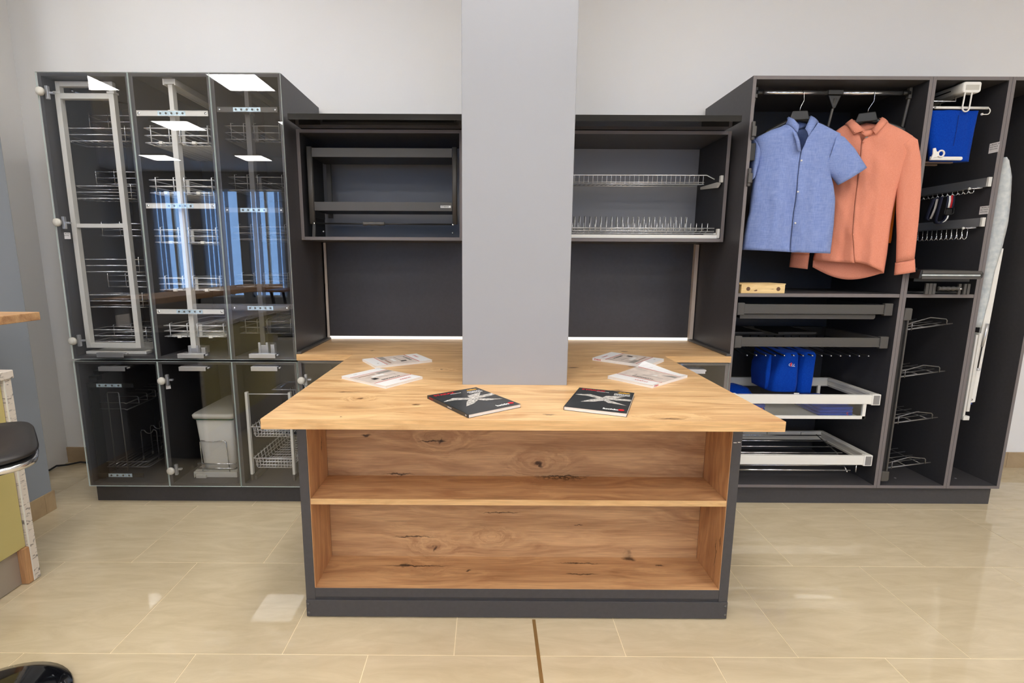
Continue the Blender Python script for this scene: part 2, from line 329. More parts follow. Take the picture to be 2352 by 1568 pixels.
def O(name, mb, ms, parent=None, label=None, cat=None, group=None, kind=None, bevel=0., solid=0., sub=0):
    if not isinstance(ms, (list, tuple)): ms = [ms]
    if parent is not None: base = BASE[parent.name]
    else:
        xs = [v[0] for v in mb.v]; ys = [v[1] for v in mb.v]; zs = [v[2] for v in mb.v]
        base = Vector(((min(xs) + max(xs)) / 2, (min(ys) + max(ys)) / 2, min(zs)))
    me = bpy.data.meshes.new(name)
    me.from_pydata([tuple(Vector(v) - base) for v in mb.v], [], mb.f)
    me.polygons.foreach_set('material_index', mb.m); me.polygons.foreach_set('use_smooth', mb.sm)
    for m in ms: me.materials.append(M[m] if isinstance(m, str) else m)
    bm = bmesh.new(); bm.from_mesh(me); bmesh.ops.recalc_face_normals(bm, faces=bm.faces); bm.to_mesh(me); bm.free()
    o = bpy.data.objects.new(name, me); COL.objects.link(o)
    BASE[o.name] = base
    if parent is not None: o.parent = parent
    else: o.location = base
    props(o, label, cat, group, kind)
    if sub:
        x = o.modifiers.new('s', 'SUBSURF'); x.levels = x.render_levels = sub
    if solid:
        x = o.modifiers.new('t', 'SOLIDIFY'); x.thickness = solid; x.offset = 0
    if bevel:
        x = o.modifiers.new('b', 'BEVEL'); x.width = bevel; x.segments = 2; x.limit_method = 'ANGLE'; x.angle_limit = .6
    return o
def box(name, dims, m, parent=None, bevel=.0012, **k):
    return O(name, MB().box(*dims), m, parent, bevel=bevel, **k)
def text(s, size, loc, right, up, m, parent, name='lettering', align='LEFT', bold=0.):
    c = bpy.data.curves.new(name, 'FONT'); c.body = s; c.size = size; c.align_x = align; c.align_y = 'CENTER'; c.offset = bold; c.resolution_u = 3
    c.materials.append(M[m]); o = bpy.data.objects.new(name, c); COL.objects.link(o)
    r = Vector(right).normalized(); u = Vector(up).normalized(); n = r.cross(u)
    L_ = Vector(loc) - BASE[parent.name]
    o.parent = parent
    TEXTS.append(o)
    o.matrix_local = Matrix(((r.x, u.x, n.x, L_.x), (r.y, u.y, n.y, L_.y), (r.z, u.z, n.z, L_.z), (0, 0, 0, 1)))
    return o
def arc(c, r, a0, a1, n, plane='XZ'):
    out = []
    for i in range(n + 1):
        a = a0 + (a1 - a0) * i / n; u, v = r * math.cos(a), r * math.sin(a)
        out.append({'XZ': (c[0] + u, c[1], c[2] + v), 'YZ': (c[0], c[1] + u, c[2] + v), 'XY': (c[0] + u, c[1] + v, c[2])}[plane])
    return out

# ================================================================== ROOM
RX0, RX1, RY0, WY, HC = -9.0, 6.0, -7.2, 3.28, 3.5
TW, TD = .6185, .5435
fl = O('floor', MB().box(RX0, RX1, RY0, WY, -.08, -.0012), 'grout', kind='structure')
tm = MB().box(-TW / 2 + .0014, TW / 2 - .0014, -TD / 2 + .0014, TD / 2 - .0014, -.001, 0)
tile_mesh = None
def joint(row):                       # X of one joint of this row
    return -.114 if row % 2 == 0 else .1955
for row in range(-2, 4):
    y0 = 1.578 + row * TD
    for k in range(-5, 8):
        cx = joint(row) + k * TW + TW / 2; cy = y0 + TD / 2
        if row == 3 and cy - TD / 2 > WY: continue
        if abs(cx) > 4.7: continue
        if tile_mesh is None:
            o = O('tile', tm, 'tile', fl, bevel=.0003); tile_mesh = o.data
            o.location = Vector((cx, cy, 0)) - BASE[fl.name]
            tile_mesh.transform(Matrix.Translation(BASE[fl.name]))
            src = o
        else:
            o = src.copy(); COL.objects.link(o); o.parent = fl; o.location = Vector((cx, cy, 0)) - BASE[fl.name]
st = MB()
for row in range(-17, 4):
    y0 = 1.578 + row * TD
    for k in range(-16, 12):
        cx = joint(row) + k * TW + TW / 2; cy = y0 + TD / 2
        if row >= -2 and abs(cx) <= 4.7 and -5 <= k < 8: continue
        x0, x1, ya, yb = cx - TW / 2 + .0014, cx + TW / 2 - .0014, max(RY0, cy - TD / 2 + .0014), min(WY + .1, cy + TD / 2 - .0014)
        if x1 > RX1 or x0 < RX0 or yb <= ya: continue
        st.box(x0, x1, ya, yb, -.001, 0)
O('distant_tiles', st, 'tile', fl, kind='stuff')
box('joint_strip', (.183, .1955, .49, 1.76, -.001, .0012), 'brass', fl, 0)
O('wall_back', MB().box(RX0, RX1, WY, WY + .15, 0, HC), 'wall', kind='structure')
O('wall_right', MB().box(RX1, RX1 + .15, RY0, WY, 0, HC), 'wall', kind='structure')
O('wall_left', MB().box(-2.85, -2.45, 2.107, 2.62, 0, HC), 'bluegrey', kind='structure', bevel=.004)
O('wall_left_recess', MB().box(-3.05, -2.915, 2.70, WY, 0, HC), 'wall', kind='structure')
O('wall_far_left', MB().box(RX0 - .15, RX0, RY0, WY, 0, HC), 'rear', kind='structure')
O('ceiling', MB().box(RX0, RX1, RY0, WY, HC, HC + .15), 'ceil', kind='structure')
O('pillar', MB().box(-.103, .334, 2.021, 2.44, 0, HC), 'grey', kind='structure', bevel=.003)
# rear wall with windows
WX = [(-8.3, -7.35), (-7.1, -6.15), (-5.95, -5.05), (-3.2, -2.0), (-.8, .4), (1.6, 2.8), (4.0, 5.2)]
rw = MB(); xs = [RX0] + [v for p in WX for v in p] + [RX1]
for i in range(0, len(xs), 2): rw.box(xs[i], xs[i + 1], RY0 - .2, RY0, 0, HC)
for a, b in WX: rw.box(a, b, RY0 - .2, RY0, 0, .45); rw.box(a, b, RY0 - .2, RY0, 3.1, HC)
O('wall_rear', rw, 'rear', kind='structure')
for i, (a, b) in enumerate(WX):
    wn = O('window_%d' % (i + 1), MB().box(a, b, RY0 - .12, RY0 - .114, .45, 3.1), 'clear', kind='structure')
    fm = MB()
    for x0, x1, z0, z1 in ((a, a + .05, .45, 3.1), (b - .05, b, .45, 3.1), (a, b, .45, .5), (a, b, 3.05, 3.1), ((a + b) / 2 - .03, (a + b) / 2 + .03, .45, 3.1)):
        fm.box(x0, x1, RY0 - .15, RY0 - .08, z0, z1)
    O('window_frame', fm, 'white', wn)
    for k in range(8):
        cx = a + (b - a) * (k + .5) / 8
        if k in ((3, 4, 5) if i in (0, 2) else (6, 7) if i == 1 else (3,)): continue
        o = O('blind_slat', MB().box(cx - .045, cx + .045, RY0 - .05, RY0 - .046, .5, 3.08), 'blind', wn)
# skirting
bb = O('baseboard_back', MB().box(-2.915, RX1, WY - .004, WY, 0, .108), 'grout', kind='structure')
for a, b in ((-2.913, -2.32), (2.99, 3.6), (3.602, 4.215), (4.217, 4.83)):
    box('skirting_tile', (a, b, WY - .013, WY - .004, 0, .11), 'skirt', bb, .001)
bl = O('baseboard_left', MB().box(-2.45, -2.446, 2.109, 2.618, 0, .108), 'grout', kind='structure')
for a, b in ((2.109, 2.558), (2.56, 2.622)):
    box('skirting_tile', (-2.446, -2.437, a, b, 0, .111), 'skirt', bl, .001)
# floor cable
O('power_cable', MB().tube([(-2.93, 3.05, .01), (-2.905, 3.11, .012), (-2.90, 3.16, .02), (-2.86, 3.2, .012), (-2.80, 3.235, .016), (-2.7, 3.236, .01), (-2.5, 3.22, .006), (-2.31, 3.2, .006)], .006, 6), 'cable',
  label='thin black power cable lying on the floor in the wall recess', cat='cable')
# ceiling LED panels
ORD = ('first', 'second', 'third', 'fourth', 'fifth', 'sixth', 'seventh')
PAN = [(x, y, '%s from far left, %s row from windows' % (ORD[i], r)) for y, r in ((-5.47, 'first'), (-2.95, 'second'), (-.99, 'third')) for i, x in enumerate((-6.85, -4.9, -2.95, -1.0, .95, 2.9, 4.85))]
PAN += [(x, .75, 'added fill light in front of the island, %s side' % ('middle' if x < 0 else 'wardrobe')) for x in (-.1, 1.9)] + [(-3.6, .75, 'added fill light left of the island row')] + [(x, 1.85, 'added fill light close to the display wall, %s side' % ('glass cabinet' if x < 0 else 'wardrobe')) for x in (-2.0, .1)]  # unseen panels added to brighten floor, worktop and back wall
for x, y, where in PAN:
    if 1:
        t = E('ceiling_light', 'square white LED ceiling panel, ' + where, 'ceiling light', (x, y, HC - .03), 'LED panels in the ceiling')
        fr = MB(); a = .3
        for q in ((-a, a, -a, -a + .02), (-a, a, a - .02, a), (-a, -a + .02, -a + .02, a - .02), (a - .02, a, -a + .02, a - .02)):
            fr.box(x + q[0], x + q[1], y + q[2], y + q[3], HC - .02, HC)
        O('frame', fr, 'white', t)
        O('diffuser', MB().box(x - a + .02, x + a - .02, y - a + .02, y + a - .02, HC - .014, HC - .004), 'panel', t)
# conference desk seen only as a reflection in the glass
t = E('meeting_desk', 'walnut topped meeting desk by the rear windows, mirrored in the glass doors', 'desk', (-5.6, -5.6, 0))
box('tabletop', (-6.8, -4.3, -6.0, -5.1, .72, .76), 'desk', t, .004)
for x in (-6.6, -4.5):
    for y in (-5.85, -5.25):
        O('leg', MB().tube([(x, y, 0), (x + (.12 if x < -5.5 else -.12), y, .72)], .03, 6), 'dkmetal2', t)

# ================================================================== LEFT TALL GLASS CABINETS
LX = [-2.286, -1.8225, -1.4105, -1.05]
FY = 2.690                            # carcass front; doors stand in front of it
BY = 3.262
def cbox(name, d, m, t, edge='antedge_lit'):
    b = MB().box(*d); b.m[2] = 1           # the front face carries the edge band, lightened for frontal light
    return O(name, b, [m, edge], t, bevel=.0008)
def carcass(t, x0, x1, z0, z1, y0=FY, y1=BY, th=.018, mo='ant', mi_='antin_shaded', left=None, right=None, top=True, bottom=True, back=None):
    x0 += .0004; x1 -= .0004; eg = 'ant' if mi_ == 'antglass_shaded' else 'antedge_lit'
    cbox('side_panel', (x0, x0 + th, y0, y1, z0, z1), left or mi_, t, eg)
    cbox('side_panel', (x1 - th, x1, y0, y1, z0, z1), right or mi_, t, eg)
    if top: cbox('top_panel', (x0 + th, x1 - th, y0, y1, z1 - th, z1), mo, t, eg)
    if bottom: cbox('bottom_panel', (x0 + th, x1 - th, y0, y1, z0, z0 + th), mo, t, eg)
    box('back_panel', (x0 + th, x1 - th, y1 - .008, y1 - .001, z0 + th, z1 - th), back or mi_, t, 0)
def hinge(mb, x, z, y, s=1):
    mb.lathe([(.0, -.015), (.0155, -.015), (.0205, -.010), (.0215, -.0015)], (x, y, z), 20, 'Y')
    mb.box(x + s * .006, x + s * .022, y + .002, y + .014, z - .034, z + .034)
    mb.box(x + s * .02, x + s * .036, y + .014, y + .03, z - .006, z + .006)
def glass_door(t, x0, x1, z0, z1, hz=None, hinges=(), hside=0, hm='alu'):
    d = O('glass_door', MB().box(x0 + .0015, x1 - .0015, FY - .0125, FY - .0045, z0 + .0015, z1 - .0015, 0, 1), ['pane', 'gedge'], t, label='frameless smoked glass door')
    if hz is not None:
        hx0, hx1, a, b = hz
        h = MB(); yb = FY - .0128
        h.box(hx0, hx1, yb - .026, yb - .0235, a, b); h.box(hx0, hx1, yb - .0235, yb, b - .004, b)
        h.lathe([(.0, 0), (.005, 0), (.005, .016), (0, .016)], (hx1 + .006, yb - .014, (a + b) / 2 + .003), 10, 'Y')
        O('handle', h, hm, d, bevel=.0008)
    for z in hinges:
        hx_ = x0 + .02
        O('hinge_cup', MB().lathe([(.0, -.015), (.0155, -.015), (.0205, -.010), (.0215, -.0005)], (hx_, FY - .0135, z), 20, 'Y'), 'gplast', d)
        O('hinge_plate', MB().box(hx_ + .012, hx_ + .026, FY - .004, FY + .012, z - .032, z + .032).box(hx_ + .026, hx_ + .046, FY + .004, FY + .02, z - .005, z + .005), 'alu', d, bevel=.002)
    return d
units = [
 ('tall glass-door cabinet at the left end, upper unit with the wide grey pull-out frame', 'glass-door base cabinet at the left end with the black bottle rack inside'),
 ('upper middle glass-door cabinet with the bright white pull-out pole and baskets', 'middle glass-door base cabinet with the grey pedal bin inside'),
 ('upper right glass-door cabinet with the dark grey pull-out pole, beside the worktop', 'glass-door base cabinet with the wire basket rack inside, left of the oak island')]
ct = []
for i in range(3):
    x0, x1 = LX[i], LX[i + 1]
    t = E('glass_door_cabinet', units[i][0], 'cabinet', ((x0 + x1) / 2, 3.0, .852), 'glass-door cabinets on the left')
    carcass(t, x0, x1, .852, 2.328, right='ant' if i == 2 else None, left='ant' if i == 0 else None, mi_='antglass_shaded')
    hz = [(-2.129, -1.982, .869, .894), (-1.688, -1.545, .867, .890), (-1.298, -1.155, .869, .892)][i]
    glass_door(t, x0, x1, .852, 2.328, hz, (2.233, 1.587, .954) if i == 0 else (), 0, 'alud' if i == 0 else 'alu')
    b = E('glass_door_base_cabinet', units[i][1], 'cabinet', ((x0 + x1) / 2, 3.0, .108), 'glass-door cabinets on the left')
    carcass(b, x0, x1, .108, .842, right='ant' if i == 2 else None, left='ant' if i == 0 else None, mi_='antglass_shaded')
    hz = [(-2.129, -1.983, .792, .816), (-1.688, -1.541, .795, .818), (-1.293, -1.148, .797, .821)][i]
    glass_door(b, x0, x1, .108, .842, hz, (.733, .206) if i == 1 else (), 0, 'alud' if i == 0 else 'alu')
    ct.append((t, b))
O('plinth_board', MB().box(-2.28, -1.052, 2.722, 2.74, 0, .1065).box(-2.28, -2.262, 2.74, 3.24, 0, .1065).box(-1.07, -1.052, 2.74, 3.24, 0, .1065), 'ant', label='dark plinth board under the three left glass-door cabinets', cat='plinth')
def sticker(parent, c, right, up, w_, h_, lines, ts=.006):
    r = Vector(right).normalized(); u = Vector(up).normalized(); n = r.cross(u); c = Vector(c)
    m = MB(); a = c - r * w_ / 2 - u * h_ / 2
    P = [a, a + r * w_, a + r * w_ + u * h_, a + u * h_]
    for q in P: m.v.append(tuple(q))
    for q in P: m.v.append(tuple(q + n * .0004))
    for q in ((3, 2, 1, 0), (4, 5, 6, 7), (0, 1, 5, 4), (1, 2, 6, 5), (2, 3, 7, 6), (3, 0, 4, 7)): m.face(q)
    s = O('sticker', m, 'sticker', parent)
    for k, l in enumerate(lines):
        text(l, ts, c + n * .0007 + u * (h_ * .32 - k * ts * 1.35) - r * w_ * .42, r, u, 'kprint', s, 'lettering', bold=.0001)
    return s
sticker(ct[0][0], (-2.262 + .004, 2.712, 1.52), (.94, .34, 0), (0, 0, 1), .034, .034, ['A MODEL', '700-FRN'], .007)
sticker(ct[1][1], (-1.793, 2.708, .697), (.97, .1, .12), (-.1, 0, 1), .026, .036, ['A MODEL', '27 LT'], .005)

def tier(mb, x0, x1, y0, y1, zs, r=.0022, posts=(), ext=0., floorn=0, lip=.012):
    """closed wire loops at the heights zs, posts on the front, floor wires"""
    for z in zs:
        mb.tube([(x0, y0, z), (x1, y0, z), (x1, y1, z), (x0, y1, z)], r, 6, True)
    for x in posts:
        mb.tube([(x, y0 - r * 1.4, zs[-1] - .002), (x, y0 - r * 1.4, zs[0] + lip), (x, y0 + .02, zs[0] + lip + .004)], r, 6)
    for k in range(floorn):
        x = x0 + (x1 - x0) * (k + .5) / floorn
        mb.tube([(x, y0, zs[-1] - r), (x, y1, zs[-1] - r)], r * .8, 5)
# --- wide framed pull-out (left column)
p = E('pull_out_larder', 'light grey framed pull-out larder with wire baskets in the left end cabinet', 'pull-out', (-2.1, 2.95, .872), 'pull-out larders behind glass')
m = MB()
y0, y1 = 2.742, 2.772
m.box(-2.2515, -2.2255, y0, y1, .905, 2.246).box(-1.973, -1.946, y0, y1, .905, 2.246)
m.box(-2.2255, -1.973, y0, y1, .905, .932).box(-2.2255, -1.973, y0, y1, 2.219, 2.246).box(-2.2255, -1.973, y0 + .004, y1, 1.565, 1.586)
O('frame', m, 'lgrey', p, bevel=.001)
m = MB().box(-2.245, -2.223, y0 + .002, y1 - .002, 2.25, 2.304).box(-1.969, -1.949, y0 + .002, y1 - .002, 2.25, 2.304).box(-2.223, -1.969, y0 + .002, y1 - .002, 2.279, 2.304)
O('telescopic_bracket', m, 'lgrey', p, bevel=.001)
for x in (-2.2385, -1.9595):
    O('collar', MB().box(x - .0195, x + .0195, y0 - .003, y1 + .003, 2.244, 2.255), 'lgrey', p, bevel=.001)
O('base_rail', MB().box(-2.258, -1.918, 2.742, 2.80, .8705, .886).box(-2.24, -1.95, 2.80, 3.2, .872, .884), 'lgrey', p, bevel=.001)
O('slide_arm', MB().tube([(-2.2, 2.80, 2.27), (-2.0, 3.1, 2.27)], .004, 6).lathe([(0, -.004), (.008, -.004), (.008, .008), (0, .008)], (-2.2, 2.80, 2.272), 10, 'Z'), 'chrome', p)
for zt_, zb in ((2.082, 2.018), (1.787, 1.722), (1.396, 1.328), (1.2, 1.132), (1.003, .935)):
    m = MB(); z = [zt_, (zt_ + zb) / 2, zb]
    tier(m, -2.253, -1.918, 2.778, 2.92, z, .0021, (-2.235, -1.955, -1.93), floorn=9)
    O('wire_basket', m, 'chrome', p)
for zt_, zb in ((2.19, 2.123), (1.887, 1.82), (1.6, 1.531), (1.302, 1.236), (.997, .944)):
    m = MB(); z = [zt_, (zt_ + zb) / 2, zb]
    tier(m, -2.245, -1.852, 2.94, 3.22, z, .0021, (-2.235, -2.13, -1.95), floorn=11)
    O('wire_basket', m, 'chrome', p)
# --- pole pull-outs (middle and right column)
def pole_larder(name, label, xp, hw, yp, xL, xR, tiers, bars, xb0, xb1, xa0, xa1, body, wm, zt_, zb_, clips):
    p = E('pull_out_larder', label, 'pull-out', (xp, 2.95, .872), 'pull-out larders behind glass')
    O('pole', MB().box(xp - hw, xp + hw, yp, yp + .04, zb_, zt_ - .13).box(xp - hw * .8, xp + hw * .8, yp + .003, yp + .037, zt_ - .13, zt_), body, p, bevel=.001)
    O('collar', MB().box(xp - hw * 1.35, xp + hw * 1.5, yp - .003, yp + .043, zt_ - .14, zt_ - .125), body, p, bevel=.001)
    O('top_runner', MB().box(xp - hw * 1.7, xp + hw * 1.9, yp - .004, 3.2, zt_, 2.3095).box(xp - hw * 2.2, xp - hw * 1.7, yp - .006, 3.2, zt_ - .006, 2.309).box(xp + hw * 1.9, xp + hw * 2.4, yp - .006, 3.2, zt_ - .006, 2.309), 'lgrey' if clips else 'dkmetal', p)
    yb = 2.6875
    for a, b in bars:
        a = 1.4 + (a - 1.4) * yb / 2.735; b = 1.4 + (b - 1.4) * yb / 2.735
        c = O('cross_bar', MB().box(xb0, xb1, yb, yb + .002, a, b).box(xb0, xb1, yb - .0012, yb, b - .002, b).box(xb0, xb1, yb - .0012, yb, a, a + .002).box(xp - hw, xp + hw, yb + .002, yp, a + .004, b - .004), body, p)
        zm = MB().box(xa0, xa1, yb - .0008, yb, a + .002, b - .002)
        O('adjuster_plate', zm, 'zinc', c)
        for k in range(5):
            x = xa0 + (xa1 - xa0) * (k + .5) / 5
            O('adjuster_screw', MB().lathe([(0, -.0008), (.0055, -.0008), (.0055, .0), (0, 0)], (x, yb - .0009, (a + b) / 2), 8, 'Y'), 'dkmetal', c)
        for x in (xb0 + .012, xb1 - .012):
            O('screw', MB().lathe([(0, -.001), (.006, -.001), (.006, 0), (0, 0)], (x, yb - .0002, (a + b) / 2), 10, 'Y'), 'chrome', c)
    for a, b in tiers:
        zz = [a, (a + b) / 2, b]
        m = MB()
        tier(m, xL, xp - hw - .006, yp + .005, 3.2, zz, .0026 if clips else .002, (xL + .035, xp - hw - .012), floorn=4)
        tier(m, xp + hw + .006, xR, yp + .005, 3.2, zz, .0026 if clips else .002, (xp + hw + .016, xR - .004), floorn=4)
        bk = O('wire_basket', m, wm, p)
        O('basket_floor', MB().box(xL + .006, xR - .006, yp + .06, 3.19, b - .004, b - .0015), 'white' if clips else 'dkmetal', bk)
        O('hanging_bracket', MB().box(xp + hw + .008, xp + hw + .024, yp + .03, yp + .036, b - .006, a + .004), 'lgrey' if clips else 'dkmetal', bk)
        if clips:
            m = MB()
            for x in ((xL + xp) / 2 + .005, (xR + xp) / 2 + .01): m.box(x - .01, x + .01, yp - .002, yp + .014, b - .008, b + .007)
            O('plastic_clip', m, 'wplast', bk, bevel=.002)
    m = MB().box(xp - hw * 1.5, xp + hw * 2.4, yp - .002, yp + .1, .8705, zb_ - .004)
    for sx in (-1.5, 1.7): m.box(xp + hw * sx - .003, xp + hw * sx + .009, yp - .012, yp - .002, .874, zb_ + .012)
    m.box(xp + hw * 3.2, xp + hw * 4.8, yp - .004, yp + .02, .874, zb_)
    O('floor_runner', m, 'alu', p, bevel=.001)
    O('spacer', MB().box(xp - hw, xp + hw, yp, yp + .04, zb_ - .004, zb_), body, p, bevel=0)
    return p
pole_larder('a', 'pull-out larder pole with bright white wire baskets in the middle cabinet', -1.638, .014, 2.722, -1.7943, -1.458,
  ((2.0716, 1.9994), (1.8125, 1.7462), (1.5543, 1.489), (1.2961, 1.2328), (1.035, 0.9747)), ((2.134, 2.161), (1.667, 1.694), (1.1, 1.126)), -1.7995, -1.434, -1.6915, -1.549, 'lgrey', 'wire', 2.285, .914, True)
pole_larder('b', 'dark grey pull-out larder pole with dark wire baskets in the right-hand tall cabinet', -1.2577, .0133, 2.742, -1.384, -1.094,
  ((2.09, 2.0229), (1.8317, 1.7657), (1.5735, 1.5084), (1.3142, 1.2512), (1.058, 0.9919)), ((2.155, 2.180), (1.648, 1.673), (1.121, 1.148)), -1.3865, -1.078, -1.3035, -1.164, 'dkmetal', 'dwire', 2.285, .930, False)

# --- black bottle and towel rack, lower left
p = E('bottle_rack', 'black pull-out rack with bottle loops and towel bars in the left base cabinet', 'rack', (-2.13, 2.95, .126))
for a, b, xa in ((.691, .7135, (-2.179, -2.038)), (.1595, .184, (-2.173, -2.037))):
    c = O('cross_bar', MB().box(-2.234, -1.972, 2.6875, 2.6895, a, b), 'dkmetal2', p)
    O('adjuster_plate', MB().box(xa[0], xa[1], 2.6867, 2.6874, a + .002, b - .002), 'zinc', c)
    for k in range(4): O('adjuster_screw', MB().lathe([(0, -.0008), (.006, -.0008), (.006, 0), (0, 0)], (xa[0] + (xa[1] - xa[0]) * (k + .5) / 4, 2.6866, (a + b) / 2), 8, 'Y'), 'dkmetal', c)
O('bar_link', MB().box(-2.232, -2.225, 2.6896, 2.76, .166, .71), 'dkmetal2', p)
O('upright', MB().box(-2.264, -2.24, 2.74, 2.78, .1275, .70), 'dkmetal2', p, bevel=.001)
O('runner', MB().box(-2.264, -2.23, 2.78, 3.2, .74, .765).box(-2.262, -2.215, 2.742, 2.78, .715, .74), 'dkmetal2', p, bevel=.001)
m = MB(); m.tube([(-2.170, 2.745, .165), (-2.170, 2.745, .64), (-2.166, 2.745, .646), (-2.108, 2.745, .646), (-2.104, 2.745, .64), (-2.099, 2.745, .165)], .0028, 6)
O('towel_hoop', m, 'dwire', p)
m = MB()
for z in (.585, .548): m.tube([(-2.24, 2.75, z), (-2.085, 2.75, z), (-2.073, 2.752, z - .006), (-2.073, 3.18, z), (-2.24, 3.18, z)], .0025, 6)
for k in range(5):
    y = 2.83 + k * .075
    m.tube([(-2.18, y, .6), (-2.06, y, .6), (-2.055, y, .594), (-2.055, y, .56), (-2.12, y, .56)], .0022, 6)
O('upper_tray', m, 'dwire', p)
m = MB()
for z in (.228, .196): m.tube([(-2.24, 2.75, z), (-1.995, 2.75, z), (-1.985, 2.76, z), (-1.985, 3.18, z), (-2.24, 3.18, z)], .003, 6)
for k in range(9): m.tube([(-2.235 + k * .029, 2.75, .194), (-2.235 + k * .029, 3.18, .194)], .002, 5)
m.tube([(-2.235, 2.755, .19), (-2.235, 2.755, .285), (-2.24, 2.765, .29)], .003, 6)
O('lower_tray', m, 'dwire', p)
for k in range(4):
    y = 2.86 + k * .085
    pts = [(-2.085, y, .2), (-2.085, y, .372), (-2.08, y, .382), (-2.065, y, .382)]
    pts += arc((-2.037, y, .388), .026, PI + .3, 2 * PI - .3, 8) + [(-2.008, y, .386), (-1.994, y, .382), (-1.99, y, .372), (-1.99, y, .2)]
    bt = O('bottle_loop', MB().tube(pts, .0028, 6), 'dwire', p)
    O('clip_foot', MB().lathe([(0, 0), (.007, 0), (.005, .022), (0, .022)], (-2.085, y, .198), 8).lathe([(0, 0), (.007, 0), (.005, .022), (0, .022)], (-1.99, y, .198), 8), 'dkmetal', bt)

# --- grey bin on a slide
p = E('waste_bin', 'light grey pull-out waste bin with lid and green seal behind the glass', 'bin', (-1.60, 2.95, .126))
def rrect(x0, x1, y0, y1, r, z, n=4):
    out = []
    for cx, cy, a in ((x1 - r, y0 + r, -PI / 2), (x1 - r, y1 - r, 0), (x0 + r, y1 - r, PI / 2), (x0 + r, y0 + r, PI)):
        for k in range(n + 1):
            t_ = a + PI / 2 * k / n; out.append((cx + r * math.cos(t_), cy + r * math.sin(t_), z))
    return out
O('bucket', MB().loft([rrect(-1.688, -1.492, 2.785, 3.16, .035, .165), rrect(-1.69, -1.49, 2.783, 3.162, .035, .2), rrect(-1.706, -1.472, 2.772, 3.18, .03, .478)]), 'gplast', p)
O('seal', MB().loft([rrect(-1.712, -1.467, 2.768, 3.186, .03, .478), rrect(-1.714, -1.465, 2.766, 3.188, .03, .487)]), 'green', p)
O('lid', MB().loft([rrect(-1.720, -1.460, 2.76, 3.195, .035, .487), rrect(-1.722, -1.458, 2.758, 3.197, .035, .505), rrect(-1.712, -1.468, 2.768, 3.187, .03, .514)]), 'gplast', p)
O('slide_base', MB().box(-1.731, -1.474, 2.765, 2.785, .1266, .16).box(-1.731, -1.474, 2.785, 3.2, .15, .163).box(-1.725, -1.72, 2.755, 2.765, .128, .15), 'gplast', p, bevel=.002)
O('slide_foot', MB().box(-1.712, -1.652, 2.752, 2.764, .1267, .146), 'gplast', p, bevel=.002)
m = MB(); y = 2.762
m.tube([(-1.673, y, .165), (-1.676, y, .345), (-1.67, y, .354), (-1.645, y, .354), (-1.63, y, .35), (-1.575, y, .35), (-1.56, y, .354), (-1.53, y, .354), (-1.523, y, .345), (-1.514, y, .165)], .0032, 6)
for z in (.185, .213): m.tube([(-1.70, y + .012, z), (-1.70, y, z), (-1.478, y, z), (-1.478, y + .012, z)], .0028, 6)
O('wire_holder', m, 'chrome', p)

# --- wire basket pull-out, lower right
p = E('basket_rack', 'pull-out rack of chrome wire baskets on grey uprights beside the island', 'rack', (-1.23, 2.95, .126))
for x in (-1.365, -1.12):
    u = O('upright', MB().box(x - .0075, x + .0075, 2.72, 2.742, .166, .658), 'lgrey', p, bevel=.0015)
    O('foot', MB().box(x - .006, x + .006, 2.72, 2.74, .127, .166).box(x - .006, x + .02 * (1 if x < -1.2 else -.2), 2.74, 3.2, .127, .15), 'dkmetal', u)
O('top_rod', MB().tube([(-1.357, 2.73, .646), (-1.127, 2.73, .646)], .0035, 6), 'wire', p)
for z in (.449, .259):
    m = MB()
    m.tube([(-1.357, 2.735, z), (-1.127, 2.735, z), (-1.127, 3.2, z), (-1.357, 3.2, z)], .003, 6, True)
    x0, x1 = -1.35, -1.135; zb = z - .062
    for k in range(12):
        y = 2.75 + k * .04
        m.tube([(x0 - .004, y, z + .012), (x0 + .006, y, zb + .006), (x0 + .012, y, zb), (x1 - .012, y, zb), (x1 - .006, y, zb + .006), (x1 + .004, y, z + .012)], .0017, 5)
    for k in range(12):
        x = x0 + .012 + k * (x1 - x0 - .024) / 11
        m.tube([(x, 2.742, z), (x, 2.746, zb + .004), (x, 2.752, zb - .002), (x, 3.19, zb - .002), (x, 3.195, z)], .0017, 5)
    for q in (.35, .7):
        zz = z - .062 * q; m.tube([(x0 + .004, 2.742, zz), (x1 - .004, 2.742, zz), (x1 - .004, 3.196, zz), (x0 + .004, 3.196, zz)], .0017, 5, True)
    O('wire_basket', m, 'wire', p)
m = MB(); z = .60
m.tube([(-1.34, 3.0, z), (-1.127, 3.0, z), (-1.127, 3.2, z), (-1.34, 3.2, z)], .0025, 6, True)
for k in range(7):
    y = 3.0 + k * .033; m.tube([(-1.225, y, z + .01), (-1.215, y, z - .06), (-1.205, y, z - .066), (-1.127, y, z - .066), (-1.122, y, z + .03)], .0017, 5)
O('wire_basket', m, 'wire', p)

